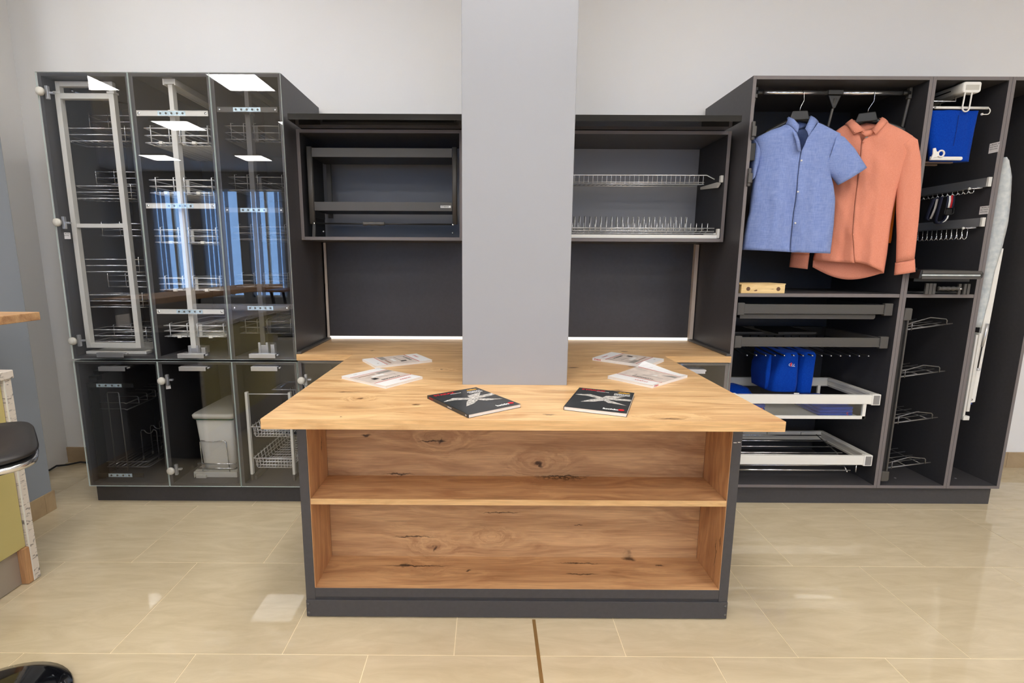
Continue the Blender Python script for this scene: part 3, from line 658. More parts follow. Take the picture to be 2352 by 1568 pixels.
# ================================================================== ISLAND, WORKTOP, CENTRE
ZT, TT = .8876, .0345
t = E('worktop', 'T-shaped knotty oak worktop running from the back counter out over the island', 'worktop', (.117, 2.4, ZT - TT))
bm_poly = [(-.738, 1.552), (.973, 1.552), (.973, 2.672), (1.338, 2.672), (1.338, 3.222), (-1.047, 3.222), (-1.047, 2.672), (-.738, 2.672)]
hole = [(-.104, 2.02), (.335, 2.02), (.335, 2.441), (-.104, 2.441)]
m = MB(); n = 8
for z in (ZT - TT, ZT): m.v += [(x, y, z) for x, y in bm_poly + hole]
strips = [  # planar faces around the hole (indices into bm_poly + hole)
    (0, 1, 9, 8), (1, 2, 10, 9), (2, 7, 11, 10), (7, 0, 8, 11), (2, 3, 4, 5, 6, 7)]
for q in strips:
    m.face(q[::-1], 0); m.face(tuple(i + 12 for i in q), 0)
for ring, mi in ((range(8), 1), (range(8, 12), 1)):
    r = list(ring)
    for i in range(len(r)):
        a, b = r[i], r[(i + 1) % len(r)]; m.face((a, b, b + 12, a + 12), mi)
O('oak_slab', m, ['oakx', 'oakedge'], t, bevel=.0006)
O('end_trim', MB().box(-1.0465, -1.022, 2.68, 3.21, ZT, ZT + .012), 'dkmetal', t, bevel=.002)
O('end_trim', MB().box(1.313, 1.3375, 2.68, 3.21, ZT, ZT + .012), 'dkmetal', t, bevel=.002)

t = E('island_shelf_unit', 'open anthracite island bookcase lined with knotty oak, front of the pillar', 'shelf unit', (.12, 1.88, 0))
ix0, ix1, iy0, iy1 = -.709, .952, 1.768, 1.998
iz = ZT - TT - .0005
box('side_panel', (ix0, ix0 + .036, iy0, iy1, 0.006, iz), 'ant', t)
box('side_panel', (ix1 - .036, ix1, iy0, iy1, 0.006, iz), 'ant', t)
for x0 in (ix0 + .0362, ix1 - .0382):
    box('oak_lining', (x0, x0 + .002, iy0 + .001, iy1 - .018, .129, iz), 'oakz', t, 0)
box('back_panel', (ix0 + .0385, ix1 - .0385, iy1 - .017, iy1 - .001, .129, iz), 'oakx2', t, 0)
box('rear_cover', (ix0, ix1, iy1, iy1 + .016, .006, iz), 'ant', t)
box('bottom_shelf', (ix0 + .0365, ix1 - .0365, iy0 + .0005, iy1 - .001, .1275, .1288), 'oakx2', t, 0)
box('bottom_board', (ix0 + .0365, ix1 - .0365, iy0, iy1 - .001, .089, .1273), 'ant', t)
sh = MB().box(ix0 + .0385, ix1 - .0385, iy0 + .003, iy1 - .018, .478, .501)
O('shelf', sh, 'oakx2', t, bevel=.0008)
O('shelf_edge', MB().box(ix0 + .0385, ix1 - .0385, iy0 + .0015, iy0 + .003, .478, .501), 'oakedge', t)
box('plinth_board', (ix0, ix1, iy0 - .004, iy0 + .014, .006, .077), 'ant', t)
box('plinth_reveal', (ix0 + .002, ix1 - .002, iy0 + .002, iy0 + .014, .077, .0885), 'antin_shaded', t, 0)
for x in (ix0 + .008, ix1 - .008):
    for z in (.022, .06):
        O('cover_cap', MB().lathe([(0, -.0014), (.006, -.0014), (.0065, 0), (0, 0)], (x, iy0 - .004, z), 14, 'Y'), 'dkmetal', t)
for x in (ix0 + .06, ix1 - .08): O('foot', MB().lathe([(.02, 0), (.022, .006)], (x, iy0 + .05, 0), 12), 'bplast', t)
O('scratch', MB().box(ix1 - .032, ix1 - .02, iy0 - .0003, iy0, .733, .7355).box(ix1 - .016, ix1 - .006, iy0 - .0003, iy0, .7345, .737), 'white', t)

# back counter base cabinets
for nm, x0, x1, lab, hx, hg in (('l', -1.0475, -.46, 'glass-door base cabinet under the counter, between the tall cabinets and the island', None, (.739,)),
                            ('r', .74, 1.336, 'glass-door base cabinet under the counter, right of the island next to the wardrobe', (1.075, 1.192, .795, .818), ())):
    b = E('glass_door_base_cabinet', lab, 'cabinet', ((x0 + x1) / 2, 3.0, .108), 'base cabinets under the back counter')
    carcass(b, x0, x1, .108, .8515, y1=3.215, left='ant', right='ant')
    glass_door(b, x0, x1, .108, .846, hx, hg, 0)
    O('plinth', MB().box(x0 + .002, x1 - .002, 2.722, 2.74, 0, .1075), 'ant', b)
    if nm == 'l':
        O('waste_pipe', MB().tube([(-.86, 3.05, .84), (-.86, 3.05, .5), (-.86, 3.2, .45)], .03, 10), 'dkmetal2', b)
        O('hose', MB().tube([(-.79, 3.0, .84), (-.79, 3.0, .74), (-.80, 3.0, .71), (-.84, 3.02, .70)], .01, 8), 'dkmetal2', b)

# backsplash with its light profiles
t = E('backsplash_panel', 'dark anthracite backsplash panel between the oak counter and the wall cabinets', 'panel', (.14, 3.235, ZT))
box('panel', (-1.041, 1.3145, 3.226, 3.244, ZT + .0185, 1.62), 'ant', t)
box('filler_panel', (-.1385, .4165, 3.226, 3.244, 1.6205, 2.1), 'ant', t)
O('light_profile', MB().box(-1.041, 1.3145, 3.2225, 3.238, ZT + .0005, ZT + .018), 'led', t)
O('corner_profile', MB().box(-1.0475, -1.0415, 3.20, 3.238, ZT + .013, 1.506).box(-1.0635 + .016, -1.0415, 3.196, 3.20, ZT + .013, 1.506), 'taupe', t)
O('corner_profile', MB().box(1.3145, 1.3365, 3.196, 3.238, ZT + .013, 1.506), 'taupe', t)
O('corner_profile', MB().box(-1.0475, -1.0265, 3.196, 3.2, ZT + .013, 1.506), 'taupe', t)

# canopy board
O('canopy_board', MB().box(-1.022, 1.287, 2.672, 3.27, 2.103, 2.133), 'gloss', label='black gloss board spanning over both wall cabinets between the tall units', cat='board', bevel=.001)
# wall cabinets
WZ0, WZ1, WYF = 1.509, 2.101, 2.85
def wall_cab(x0, x1, lab):
    t = E('wall_cabinet', lab, 'cabinet', ((x0 + x1) / 2, 3.05, WZ0), 'open wall cabinets')
    carcass(t, x0, x1, WZ0, WZ1, WYF, 3.225, .0185, back='antback_lit')
    return t
wl = wall_cab(-1.0495, -.14, 'open anthracite wall cabinet left of the pillar with the pull-down shelf')
wr = wall_cab(.418, 1.3245, 'open anthracite wall cabinet right of the pillar with the dish rack')
O('screw', MB().lathe([(0, -.002), (.004, -.002), (.004, 0)], (-.581, 3.2155, 2.071), 8, 'Y'), 'chrome', wl)
# pull-down shelf
p = E('pull_down_shelf', 'dark grey pull-down shelf frame with grip bar in the left wall cabinet', 'shelf', (-.59, 2.95, 1.53))
for x0, x1 in ((-1.004, -.975), (-.2, -.1725)):
    m = MB(); m.loft([rrect(x0, x1, 2.862, 2.886, .007, 1.600), rrect(x0, x1, 2.862, 2.886, .007, 2.014)])
    O('side_arm', m, 'dkmetal', p)
    O('side_plate', MB().box(x0 + .01, x0 + .013, 2.886, 3.1, 1.64, 2.0), 'dkmetal2', p)
for a, b in ((1.960, 2.008), (1.672, 1.720)):
    sh = O('shelf_rail', MB().box(-.974, -.201, 2.866, 2.869, a, b), 'dkmetal', p, bevel=.001)
    O('shelf_tray', MB().box(-.974, -.201, 2.869, 3.08, a, a + .003).box(-.974, -.201, 3.078, 3.081, a, b), 'dkmetal2', sh)
O('rear_upright', MB().box(-.971, -.945, 3.10, 3.115, 1.65, 2.0), 'dkmetal', p)
O('grip_bar', MB().tube([(-.976, 2.872, 1.602), (-.198, 2.872, 1.600)], .0045, 8), 'dkmetal2', p)
pr = []
for k in range(25):
    u = k / 24; pr.append((.0105 + .0014 * math.sin(u * 6 * PI), -.061 + .122 * u))
O('foam_grip', MB().lathe(pr, (-.644, 2.872, 1.602), 14, 'X'), 'dkmetal', p)
O('link_arm', MB().prism([(-.996, 1.53), (-.98, 1.53), (-.974, 1.60), (-.99, 1.60)], 2.872, 2.876, 'Y').box(-.998, -.99, 2.9, 2.92, 1.53, 1.7), 'dkmetal', p)
for x, y, z in ((-.94, 2.9, 1.56), (-.977, 2.86, 1.602), (-.197, 2.86, 1.598), (-.2, 2.9, 1.555)):
    O('pivot_bolt', MB().lathe([(0, -.006), (.006, -.006), (.006, .0), (0, 0)], (x, y, z), 10, 'Y'), 'chrome', p)
st = O('brand_sticker', MB().box(-.266, -.208, 2.8654, 2.8658, 1.690, 1.7025), 'wprint', p)
text('STARAX', .0118, (-.263, 2.865, 1.6962), (1, 0, 0), (0, 0, 1), 'kprint', st, bold=.0003)
# dish rack
p = E('dish_rack', 'two-tier chrome dish rack with white drip tray in the right wall cabinet', 'dish rack', (.87, 2.98, 1.53))
X0, X1 = .455, 1.275
m = MB()
zc = 1.885; m.tube([(X0 - .012, 2.945, zc - .012), (X0 + .02, 2.945, zc - .002), (X1 - .03, 2.945, zc), (X1 + .012, 2.945, zc - .02), (X1 + .016, 2.945, zc - .022)], .003, 6)
for z, y in ((1.852, 3.12), (1.846, 2.95), (1.838, 3.05), (1.836, 2.95)): m.tube([(X0, y, z), (X1 - .04, y, z)], .0025, 6)
nP = 30
for k in range(nP):
    x = X0 + .012 + k * (X1 - X0 - .06) / (nP - 1)
    m.tube([(x, 2.945, zc - .002), (x, 2.945, zc - .014), (x + .001, 2.95, 1.836), (x, 3.12, 1.85)], .0014, 5)
O('upper_rack', m, 'wire', p)
m = MB()
m.prism([(2.87, 1.83), (2.90, 1.84), (3.12, 1.845), (3.12, 1.83), (2.90, 1.81)], 1.285, 1.297, 'X')
m.box(1.29, 1.3055, 2.865, 2.885, 1.835, 1.872)
O('rack_bracket', m, 'lgrey', p, bevel=.002)
m = MB(); zl = 1.568
for y, z in ((2.865, 1.585), (2.865, 1.568), (3.0, 1.588), (3.16, 1.59), (2.87, 1.556)): m.tube([(X0, y, z), (X1, y, z)], .0024, 6)
for k in range(26):
    x = X0 - .01 + k * .0317
    if x < X1: m.tube([(x, 2.866, 1.612), (x, 2.866, 1.57), (x + .003, 2.9, 1.562), (x, 3.14, 1.566)], .0019, 5)
O('front_prongs', m, 'wire', p)
for k in range(24):
    x = X0 - .01 + k * .0313
    O('plate_prong', MB().tube([(x, 2.985, 1.57), (x + .003, 2.995, 1.655), (x + .001, 3.005, 1.66), (x + .0, 3.02, 1.6)], .0021, 5), 'wire', p)
    O('rear_prong', MB().tube([(x - .006, 3.12, 1.575), (x - .004, 3.13, 1.648)], .0018, 5), 'wire', p)
O('drip_tray', MB().box(X0 - .014, 1.297, 2.862, 2.866, 1.5285, 1.548).box(X0 - .014, 1.297, 2.866, 3.18, 1.5285, 1.534), 'white', p, bevel=.0015)
O('end_cap', MB().box(1.291, 1.3055, 2.858, 2.88, 1.530, 1.582).box(1.225, 1.3, 2.875, 2.887, 1.549, 1.56), 'lgrey', p, bevel=.002)

# ================================================================== RIGHT WARDROBE
WF, WB_, WT0, WT1 = 2.70, 3.262, .113, 2.331
WXS = [1.3415, 2.2535, 2.6555, 2.963]
wt = []
for i, lab in enumerate(('wide open wardrobe unit with two hanging shirts, right of the counter', 'narrow open wardrobe unit with blue trousers, belt rack and wire shoe shelves',
                         'narrow open wardrobe unit at the right end holding a folded ironing board')):
    t = E('open_wardrobe', lab, 'wardrobe', ((WXS[i] + WXS[i + 1]) / 2, 3.0, WT0), 'open wardrobe units on the right')
    carcass(t, WXS[i], WXS[i + 1], WT0, WT1, WF, WB_, .0175, left='ant' if i == 0 else None, right='ant' if i == 2 else None)
    if i < 2: cbox('shelf', (WXS[i] + .0185, WXS[i + 1] - .0185, WF + .001, WB_ - .01, 1.2125, 1.2315), 'ant', t)
    wt.append(t)
O('plinth_board', MB().box(1.35, 2.955, 2.738, 2.756, 0, .1115).box(2.937, 2.955, 2.756, 3.24, 0, .1115), 'ant', label='dark plinth board along the floor under the three wardrobe units', cat='plinth')
for x in (2.44, 2.80): O('shelf_pin', MB().lathe([(.006, 0), (.006, .001), (0, .001)], (x, 2.80, WT0 + .0177), 10), 'alu', wt[1] if x < 2.6 else wt[2])
for z in (1.285 + .78, 1.285 + .55):     # hinges left on the front edge of the wide unit
    O('hinge_plate', MB().box(1.352, 1.368, 2.688, 2.6998, z - .045, z + .045).box(1.350, 1.372, 2.68, 2.69, z - .03, z + .02), 'dkmetal', wt[0], bevel=.003)

# --- lift rail
p = E('wardrobe_lift', 'chrome wardrobe lift rail with black ends at the top of the wide unit', 'clothes rail', (1.82, 2.79, 1.95))
RY, RZ = 2.79, 2.278
O('rail', MB().tube([(1.445, RY, RZ), (1.782, RY, RZ)], .0105, 12).tube([(1.852, RY, RZ), (2.172, RY, RZ)], .0105, 12), 'chrome', p)
O('centre_bracket', MB().box(1.778, 1.856, RY - .016, RY + .016, RZ - .012, RZ + .012).prism([(1.783, RZ - .014), (1.851, RZ - .014), (1.826, RZ - .078), (1.812, RZ - .078)], RY - .01, RY + .01, 'Y'), 'bplast', p, bevel=.003)
O('pull_rod', MB().tube([(1.818, RY - .013, RZ - .03), (1.817, RY + .05, 2.0)], .006, 8), 'dkmetal', p)
for x, dx in ((1.404, .012), (2.212, -.012)):
    a = O('swing_arm', MB().box(x - .008, x + .008, RY - .01, RY + .01, RZ - .028, RZ + .026).tube([(x - (.002 if dx > 0 else -.002), RY, RZ - .028), (x - (.008 if dx > 0 else -.008), RY + .05, 1.98)], .0075, 8), 'dkmetal', p, bevel=.002)
    O('end_socket', MB().tube([(x, RY, RZ), (x + dx * 3.2, RY, RZ)], .0135, 12), 'bplast', a)
    O('lift_housing', MB().box(x - (.02 if dx > 0 else -.01), x + (.012 if dx > 0 else .018), RY - .03, RY + .12, 1.93, 2.02), 'bplast', a, bevel=.004)

# --- shirts
class Plane:
    def __init__(s, P0, d):
        s.P = Vector((P0[0], P0[1], 0)); s.d = Vector((d[0], d[1], 0)).normalized(); s.n = Vector((s.d.y, -s.d.x, 0))   # n points to the viewer
    def at(s, u, z, k): return tuple(s.P + s.d * u + s.n * k + Vector((0, 0, z)))
def interp(tab, z):
    t = sorted(tab)
    if z <= t[0][0]: return t[0][1]
    if z >= t[-1][0]: return t[-1][1]
    for a, b in zip(t, t[1:]):
        if a[0] <= z <= b[0]: return a[1] + (b[1] - a[1]) * (z - a[0]) / max(1e-9, b[0] - a[0])
def patch(pl, uL, uR, ztop, zbot, depth, nz=44, nu=26):
    """cloth patch between the edge tables uL(z), uR(z); zbot may be a function of the side parameter s"""
    m = MB()
    for i in range(nz + 1):
        v = i / nz
        for j in range(nu + 1):
            s_ = j / nu
            zt_ = ztop(s_) if callable(ztop) else ztop; zb = zbot(s_) if callable(zbot) else zbot
            z = zt_ + (zb - zt_) * v
            a, b = interp(uL, z), interp(uR, z); u = a + (b - a) * s_
            m.v.append(pl.at(u, z, depth(u, z)))
    for i in range(nz):
        for j in range(nu):
            a = i * (nu + 1) + j; m.face((a, a + 1, a + nu + 2, a + nu + 1), 0, True)
    return m
def sleeve(pl, secs, th, fold=.004, seed=0., k0=0.):
    """secs: list of ((u,z) outer, (u,z) inner) across the sleeve"""
    rings = []; N_ = 20; full = []
    for a, b in zip(secs, secs[1:]):
        for q in range(5):
            t_ = q / 5; full.append([[a[e][c] + (b[e][c] - a[e][c]) * t_ for c in (0, 1)] for e in (0, 1)])
    full.append([list(secs[-1][0]), list(secs[-1][1])])
    for i, (o_, n_) in enumerate(full):
        cu, cz = (o_[0] + n_[0]) / 2, (o_[1] + n_[1]) / 2; hu, hz = (o_[0] - n_[0]) / 2, (o_[1] - n_[1]) / 2
        ring = []
        for j in range(N_):
            a = 2 * PI * j / N_; c_, s_ = math.cos(a), math.sin(a)
            w = th * (abs(s_) ** .8) * (1 if s_ > 0 else -1)
            w += fold * noise.noise(Vector((j * .55 + seed, i * .22, seed))) * abs(s_) + k0
            ring.append(pl.at(cu + hu * c_, cz + hz * c_, w))
        rings.append(ring)
    m = MB().loft(rings, True, False); return m
def shirt(name, lab, pl, cloth, cin, bodyL, bodyR, plk, neckL, neckR, hemz, T, seed, backhem):
    zt_ = max(z for z, u in bodyL + bodyR)
    t = E(name, lab, 'shirt', tuple(pl.P + Vector((0, 0, min(z for z, u in bodyL)))), 'shirts on the wardrobe rail')
    allL, allR = bodyL, bodyR
    def depth(u, z):
        a, b = interp(bodyL, z), interp(bodyR, z); c = (a + b) / 2; h = max(.02, (b - a) / 2)
        q = max(-1, min(1, (u - c) / h)); base = T * math.sqrt(max(0, 1 - q * q))
        low = max(0, min(1, (2.03 - z) / .3))
        f_ = (noise.noise(Vector((u * 15 + seed, z * 2.4, seed))) * .028 + noise.noise(Vector((u * 34 + seed, z * 5, 3 + seed))) * .006) * low
        diag = noise.noise(Vector(((u + z * .5) * 22, (z - u) * 7, seed + 9))) * .008
        return base + f_ * (1 - q * q * .6) + diag * (1 - q * q)
    def rear(u, z):
        a, b = interp(bodyL, z), interp(bodyR, z); q = max(-1, min(1, (u - (a + b) / 2) / max(.02, (b - a) / 2)))
        return -.018 * math.sqrt(max(0, 1 - q * q)) - .003
    O('left_front', patch(pl, bodyL, [(z, u - .001) for z, u in plk + neckL], zt_ - .001, hemz[0], depth), cloth, t, solid=.0016)
    O('right_front', patch(pl, [(z, u) for z, u in plk + neckR], bodyR, zt_ - .001, hemz[1], lambda u, z: depth(u, z) + .004 * max(0, 1 - abs(u - interp(plk, z)) / .03)), cloth, t, solid=.0016)
    O('back', patch(pl, bodyL, bodyR, zt_ - .012, backhem, rear), cin, t, solid=.0016)
    return t
def strip(pl, poly_top, poly_bot, k, cloth, parent, name, th=.003):
    """collar leaf: quad strip from top edge to bottom edge with a little roll"""
    m = MB(); n = len(poly_top); R_ = 5
    for r in range(R_ + 1):
        v = r / R_
        for i in range(n):
            u = poly_top[i][0] * (1 - v) + poly_bot[i][0] * v; z = poly_top[i][1] * (1 - v) + poly_bot[i][1] * v
            m.v.append(pl.at(u, z, (k[i] if isinstance(k, (list, tuple)) else k) + .008 * math.sin(v * PI) + .007 * v))
    for r in range(R_):
        for i in range(n - 1):
            a = r * n + i; m.face((a, a + 1, a + n + 1, a + n), 0, True)
    return O(name, m, cloth, parent, solid=th)
BP = Plane((1.656, 2.77), (.981, -.193))
bL = [(2.113, -.085), (2.093, -.154), (2.054, -.233), (1.98, -.205), (1.90, -.205), (1.856, -.214), (1.762, -.222), (1.666, -.222), (1.636, -.229), (1.554, -.237), (1.455, -.241)]
bR = [(2.122, .067), (2.092, .126), (2.058, .188), (1.972, .176), (1.861, .158), (1.80, .178), (1.732, .193), (1.602, .2), (1.445, .201)]
bplk = [(1.965, -.012), (1.88, -.016), (1.786, -.017), (1.626, -.019), (1.445, -.013)]
bneckL = [(2.113, -.084), (2.064, -.04)]
bneckR = [(2.122, .066), (2.044, .014)]
t = shirt('blue_shirt', 'light blue short-sleeved stand-collar shirt on a black hanger, left of the coral one', BP, 'blue', 'bluein', bL, bR, bplk, bneckL, bneckR,
          (lambda s: 1.467 - .014 * s, lambda s: 1.452 - .006 * s), .05, 1.3, lambda s: 1.466 - .018 * s)
O('sleeve', sleeve(BP, [((.160, 2.064), (.120, 1.885)), ((.200, 2.045), (.150, 1.858)), ((.256, 1.985), (.174, 1.838)), ((.323, 1.888), (.202, 1.804))], .036, .006, 2.), 'blue', t, solid=.0015)
O('sleeve', sleeve(BP, [((-.236, 2.05), (-.195, 1.965)), ((-.237, 1.93), (-.20, 1.92)), ((-.236, 1.829), (-.214, 1.856))], .05, .006, 5., -.01), 'blue', t, solid=.0015)
strip(BP, [(-.075, 2.155), (-.055, 2.137), (-.033, 2.104)], [(-.088, 2.113), (-.066, 2.096), (-.04, 2.062)], (.01, .03, .045), 'blue', t, 'collar')
strip(BP, [(.031, 2.155), (.014, 2.118), (-.003, 2.083)], [(.068, 2.122), (.044, 2.084), (.014, 2.043)], (.01, .03, .048), 'blue', t, 'collar')
strip(BP, [(-.075, 2.155), (-.022, 2.142), (.031, 2.155)], [(-.085, 2.11), (-.022, 2.09), (.067, 2.12)], (-.004, -.03, -.004), 'bluein', t, 'collar_back')
strip(BP, [(-.042, 2.062), (-.026, 2.02), (-.016, 1.968)], [(-.066, 2.07), (-.046, 2.02), (-.036, 1.968)], (.052, .056, .06), 'blue', t, 'neck_facing')
for u, z in ((-.018, 1.922), (-.0195, 1.765), (-.017, 1.604)):
    q = BP.at(u + .006, z, .066); O('button', MB().lathe([(0, -.003), (.0045, -.003), (.005, 0), (0, 0)], q, 10, 'Y'), 'wplast', t)
CP = Plane((2.02, 2.79), (.869, -.494))
cL = [(2.134, -.104), (2.107, -.145), (2.066, -.175), (2.0, -.175), (1.822, -.155), (1.597, -.155), (1.427, -.183), (1.32, -.18)]
cR = [(2.122, .075), (2.076, .149), (2.03, .205), (1.938, .192), (1.774, .156), (1.675, .149), (1.588, .146), (1.442, .148), (1.32, .145)]
cplk = [(2.029, -.027), (1.922, -.025), (1.814, -.023), (1.704, -.024), (1.556, -.019), (1.395, .009), (1.3, .012)]
t = shirt('coral_shirt', 'coral long-sleeved button-down shirt on a black hanger, right of the blue one', CP, 'coral', 'coral', cL, cR, cplk, [(2.134, -.103), (2.069, -.04)], [(2.122, .074), (2.06, -.005)],
          (lambda s: 1.41 - .014 * s if s > .25 else 1.41 - .012 * s, lambda s: 1.402 - .058 * s ** 1.4), .045, 4.1, lambda s: 1.372 - .052 * math.sin(PI * min(1, s * 1.02)) - .03 * s)
O('sleeve', sleeve(CP, [((.185, 2.04), (.12, 1.96)), ((.210, 2.022), (.147, 1.93)), ((.235, 1.92), (.153, 1.774)), ((.252, 1.761), (.161, 1.674)), ((.259, 1.62), (.178, 1.54)), ((.264, 1.42), (.190, 1.40))], .024, .009, 7., .006), 'coral', t, solid=.0015)
O('cuff', sleeve(CP, [((.266, 1.42), (.189, 1.40)), ((.276, 1.352), (.191, 1.333))], .025, .002, 8.), 'coral', t, solid=.003)
O('sleeve', sleeve(CP, [((-.19, 2.05), (-.15, 1.95)), ((-.235, 1.92), (-.16, 1.8)), ((-.27, 1.7), (-.18, 1.66)), ((-.292, 1.45), (-.205, 1.44))], .024, .01, 9., -.01), 'coral', t, solid=.0015)
O('cuff', sleeve(CP, [((-.293, 1.45), (-.204, 1.44)), ((-.295, 1.371), (-.206, 1.36))], .025, .002, 10., -.01), 'coral', t, solid=.003)
strip(CP, [(-.079, 2.157), (-.05, 2.12), (-.02, 2.084)], [(-.106, 2.134), (-.085, 2.1), (-.067, 2.068)], (.015, .04, .052), 'coral', t, 'collar')
strip(CP, [(.05, 2.149), (.03, 2.115), (.008, 2.084)], [(.077, 2.122), (.052, 2.086), (.027, 2.054)], (.015, .04, .052), 'coral', t, 'collar')
strip(CP, [(-.079, 2.157), (-.015, 2.14), (.05, 2.149)], [(-.1, 2.12), (-.015, 2.085), (.07, 2.115)], (-.002, -.028, -.002), 'coral', t, 'collar_back')
strip(CP, [(-.04, 2.088), (-.015, 2.082), (.02, 2.086)], [(-.03, 2.06), (-.014, 2.05), (.01, 2.058)], (.045, .05, .045), 'coral', t, 'collar_stand')
for u, z, k in ((-.0665, 2.083, .056), (.024, 2.072, .056), (-.027, 2.077, .056), (-.022, 2.025, .054), (-.016, 1.548, .058)):
    q = CP.at(u, z, k + .003); O('button', MB().lathe([(0, -.003), (.0045, -.003), (.005, 0), (0, 0)], q, 10, 'Y'), 'coral', t)
lb = MB()
for u, z in ((-.016, 2.07), (-.004, 2.07), (-.004, 2.045), (-.016, 2.045)): lb.v.append(CP.at(u, z, .053))
lb.face((0, 1, 2, 3)); O('care_label', lb, 'gprint', t, solid=.0006)
# hangers
for nm, pl, us, zc, lab in (('a', BP, -.02, 2.155, 'black plastic clothes hanger with chrome hook holding the blue shirt'), ('b', CP, -.012, 2.155, 'black plastic clothes hanger with chrome hook holding the coral shirt')):
    t = E('clothes_hanger', lab, 'hanger', pl.at(us, 2.06, 0), 'hangers on the wardrobe rail')
    rings = []
    for k in range(17):
        s_ = (k - 8) / 8; u = us + s_ * .165; z = zc - .006 - .075 * abs(s_) ** 1.3; hw = .017 if abs(s_) < .3 else .012
        rings.append([pl.at(u, z + dz, dk) for dz, dk in ((hw, -.006), (hw, .006), (0, .014), (-hw, .008), (-hw, -.008), (0, -.012))])
    O('shoulder', MB().loft(rings), 'bplast', t)
    m = MB(); q = [(-.040, zc + .026), (.032, zc + .026), (.046, zc - .02), (-.052, zc - .02)]
    m.v = [pl.at(us + u, z, k) for k in (.004, .019) for u, z in q]
    for fc in ((3, 2, 1, 0), (4, 5, 6, 7), (0, 1, 5, 4), (1, 2, 6, 5), (2, 3, 7, 6), (3, 0, 4, 7)): m.face(fc)
    O('size_plate', m, 'bplast', t, bevel=.004)
    hu, hz = us, zc + .026
    pts = [pl.at(hu, hz, 0), pl.at(hu + .002, hz + .02, 0), pl.at(hu + .018, hz + .055, 0)]
    # the open hook crosses over the rail
    top = Vector(pts[-1]); cx = top.x - .002; pts2 = []
    for k in range(9):
        a = -.35 + (PI + .5) * k / 8
        pts2.append((cx, RY - .0128 * math.cos(a), RZ + .0005 + .0128 * math.sin(a)))
    pts = pts[:2] + [(top.x, (top.y + RY - .013) / 2, top.z)] + pts2
    O('hook', MB().tube(pts, .0017, 6), 'chrome', t)
# an orange garment glimpsed beside the coral sleeve
m = MB(); rr = []
for z, hw in ((1.80, .01), (1.72, .03), (1.6, .036), (1.52, .038), (1.505, .03)):
    rr.append([(2.19 + hw * math.cos(a) * .55, 2.79 + .03 * math.sin(a), z) for a in [2 * PI * j / 14 for j in range(14)]])
O('orange_cloth', MB().loft(rr), 'orange', label='strip of orange cloth hanging behind the sleeve of the coral shirt', cat='cloth')

# --- pine box on the shelf
t = E('wooden_box', 'small pine box with two dark knots standing on the wide wardrobe shelf', 'box', (1.49, 2.80, 1.2318))
box('body', (1.3745, 1.6105, 2.702, 2.86, 1.2318, 1.2795), 'pine', t, .0015)
box('lid', (1.3615, 1.6125, 2.700, 2.862, 1.2797, 1.2845), 'pine', t, .0008)
for x, w_ in ((1.412, .011), (1.575, .011)):
    O('knot', MB().lathe([(w_ * .95, -.0006), (w_, 0)], (x, 2.702, 1.2555), 14, 'Y').lathe([(w_ * .45, -.0008), (w_ * .5, 0)], (x, 2.702, 1.252), 10, 'Y'), mat('pine knot', lin(96, 66, 46), .6), t)
O('knot', MB().prism([(1.442, 1.246), (1.456, 1.252), (1.462, 1.250), (1.459, 1.244), (1.448, 1.2425)], 2.7012, 2.702, 'Y'), mat('pine knot small', lin(120, 84, 56), .6), t)
O('knot', MB().prism([(1.53, 1.2545), (1.545, 1.2565), (1.552, 1.2555), (1.545, 1.254)], 2.7012, 2.702, 'Y'), mat('pine knot thin', lin(140, 100, 66), .6), t)

# --- two dark pull-out trays
def dark_tray(lab, z0, z1, low):
    t = E('pull_out_tray', lab, 'pull-out tray', (1.80, 2.9, z0), 'dark pull-outs in the wide wardrobe')
    O('front_rail', MB().box(1.409, 2.178, 2.722, 2.736, z0 + .008, z1 - .008).box(1.409, 2.178, 2.718, 2.722, z0 + .008, z0 + .014), 'dkmetal', t, bevel=.0015)
    for x0, x1 in ((1.3708, 1.411), (2.176, 2.2225)):
        O('corner_cap', MB().box(x0, x1, 2.716, 2.74, z0, z1), 'dkmetal', t, bevel=.004)
        O('side_rail', MB().box(x0 + .004, x1 - .012, 2.74, 3.2, z0 + .008, z1 - .01), 'dkmetal', t, bevel=.002)
    if low: O('drawer_front', MB().prism([(1.40, z0 - .022), (2.142, z0 - .022), (2.15, z0 - .014), (2.15, z0 + .004), (1.40, z0 + .004)], 2.742, 2.752, 'Y'), 'dkmetal', t, bevel=.001)
    if low: O('drawer_floor', MB().box(1.415, 2.145, 2.752, 3.18, z0 - .022, z0 - .014), 'dkmetal2', t)
    else:
        O('back_rail', MB().box(1.40, 2.19, 3.17, 3.2, z0 + .005, z1 - .005), 'dkmetal2', t)
        O('top_tray', MB().box(1.42, 1.60, 2.85, 3.1, z1 - .006, z1 + .004).box(1.68, 1.90, 2.84, 3.1, z1 - .006, z1 + .006), 'dkmetal2', t)
        for k in range(14):
            x = 1.488 + k * .0535
            r_ = O('trouser_rod', MB().tube([(x, 2.80, .872), (x, 2.86, .8735), (x, 3.17, .905), (x, 3.185, .935)], .0042, 8), 'dkmetal2', t)
            O('rod_tip', MB().lathe([(0, -.006), (.0045, -.004), (.0055, 0), (.0045, .004), (0, .004)], (x, 2.797, .872), 10, 'Y'), 'chrome', r_)
    return t
dark_tray('dark grey pull-out tray with shallow drawer, just under the shelf', 1.111, 1.179, True)
dark_tray('dark grey pull-out trouser rack with fourteen rods, below the shallow tray', .928, .995, False)
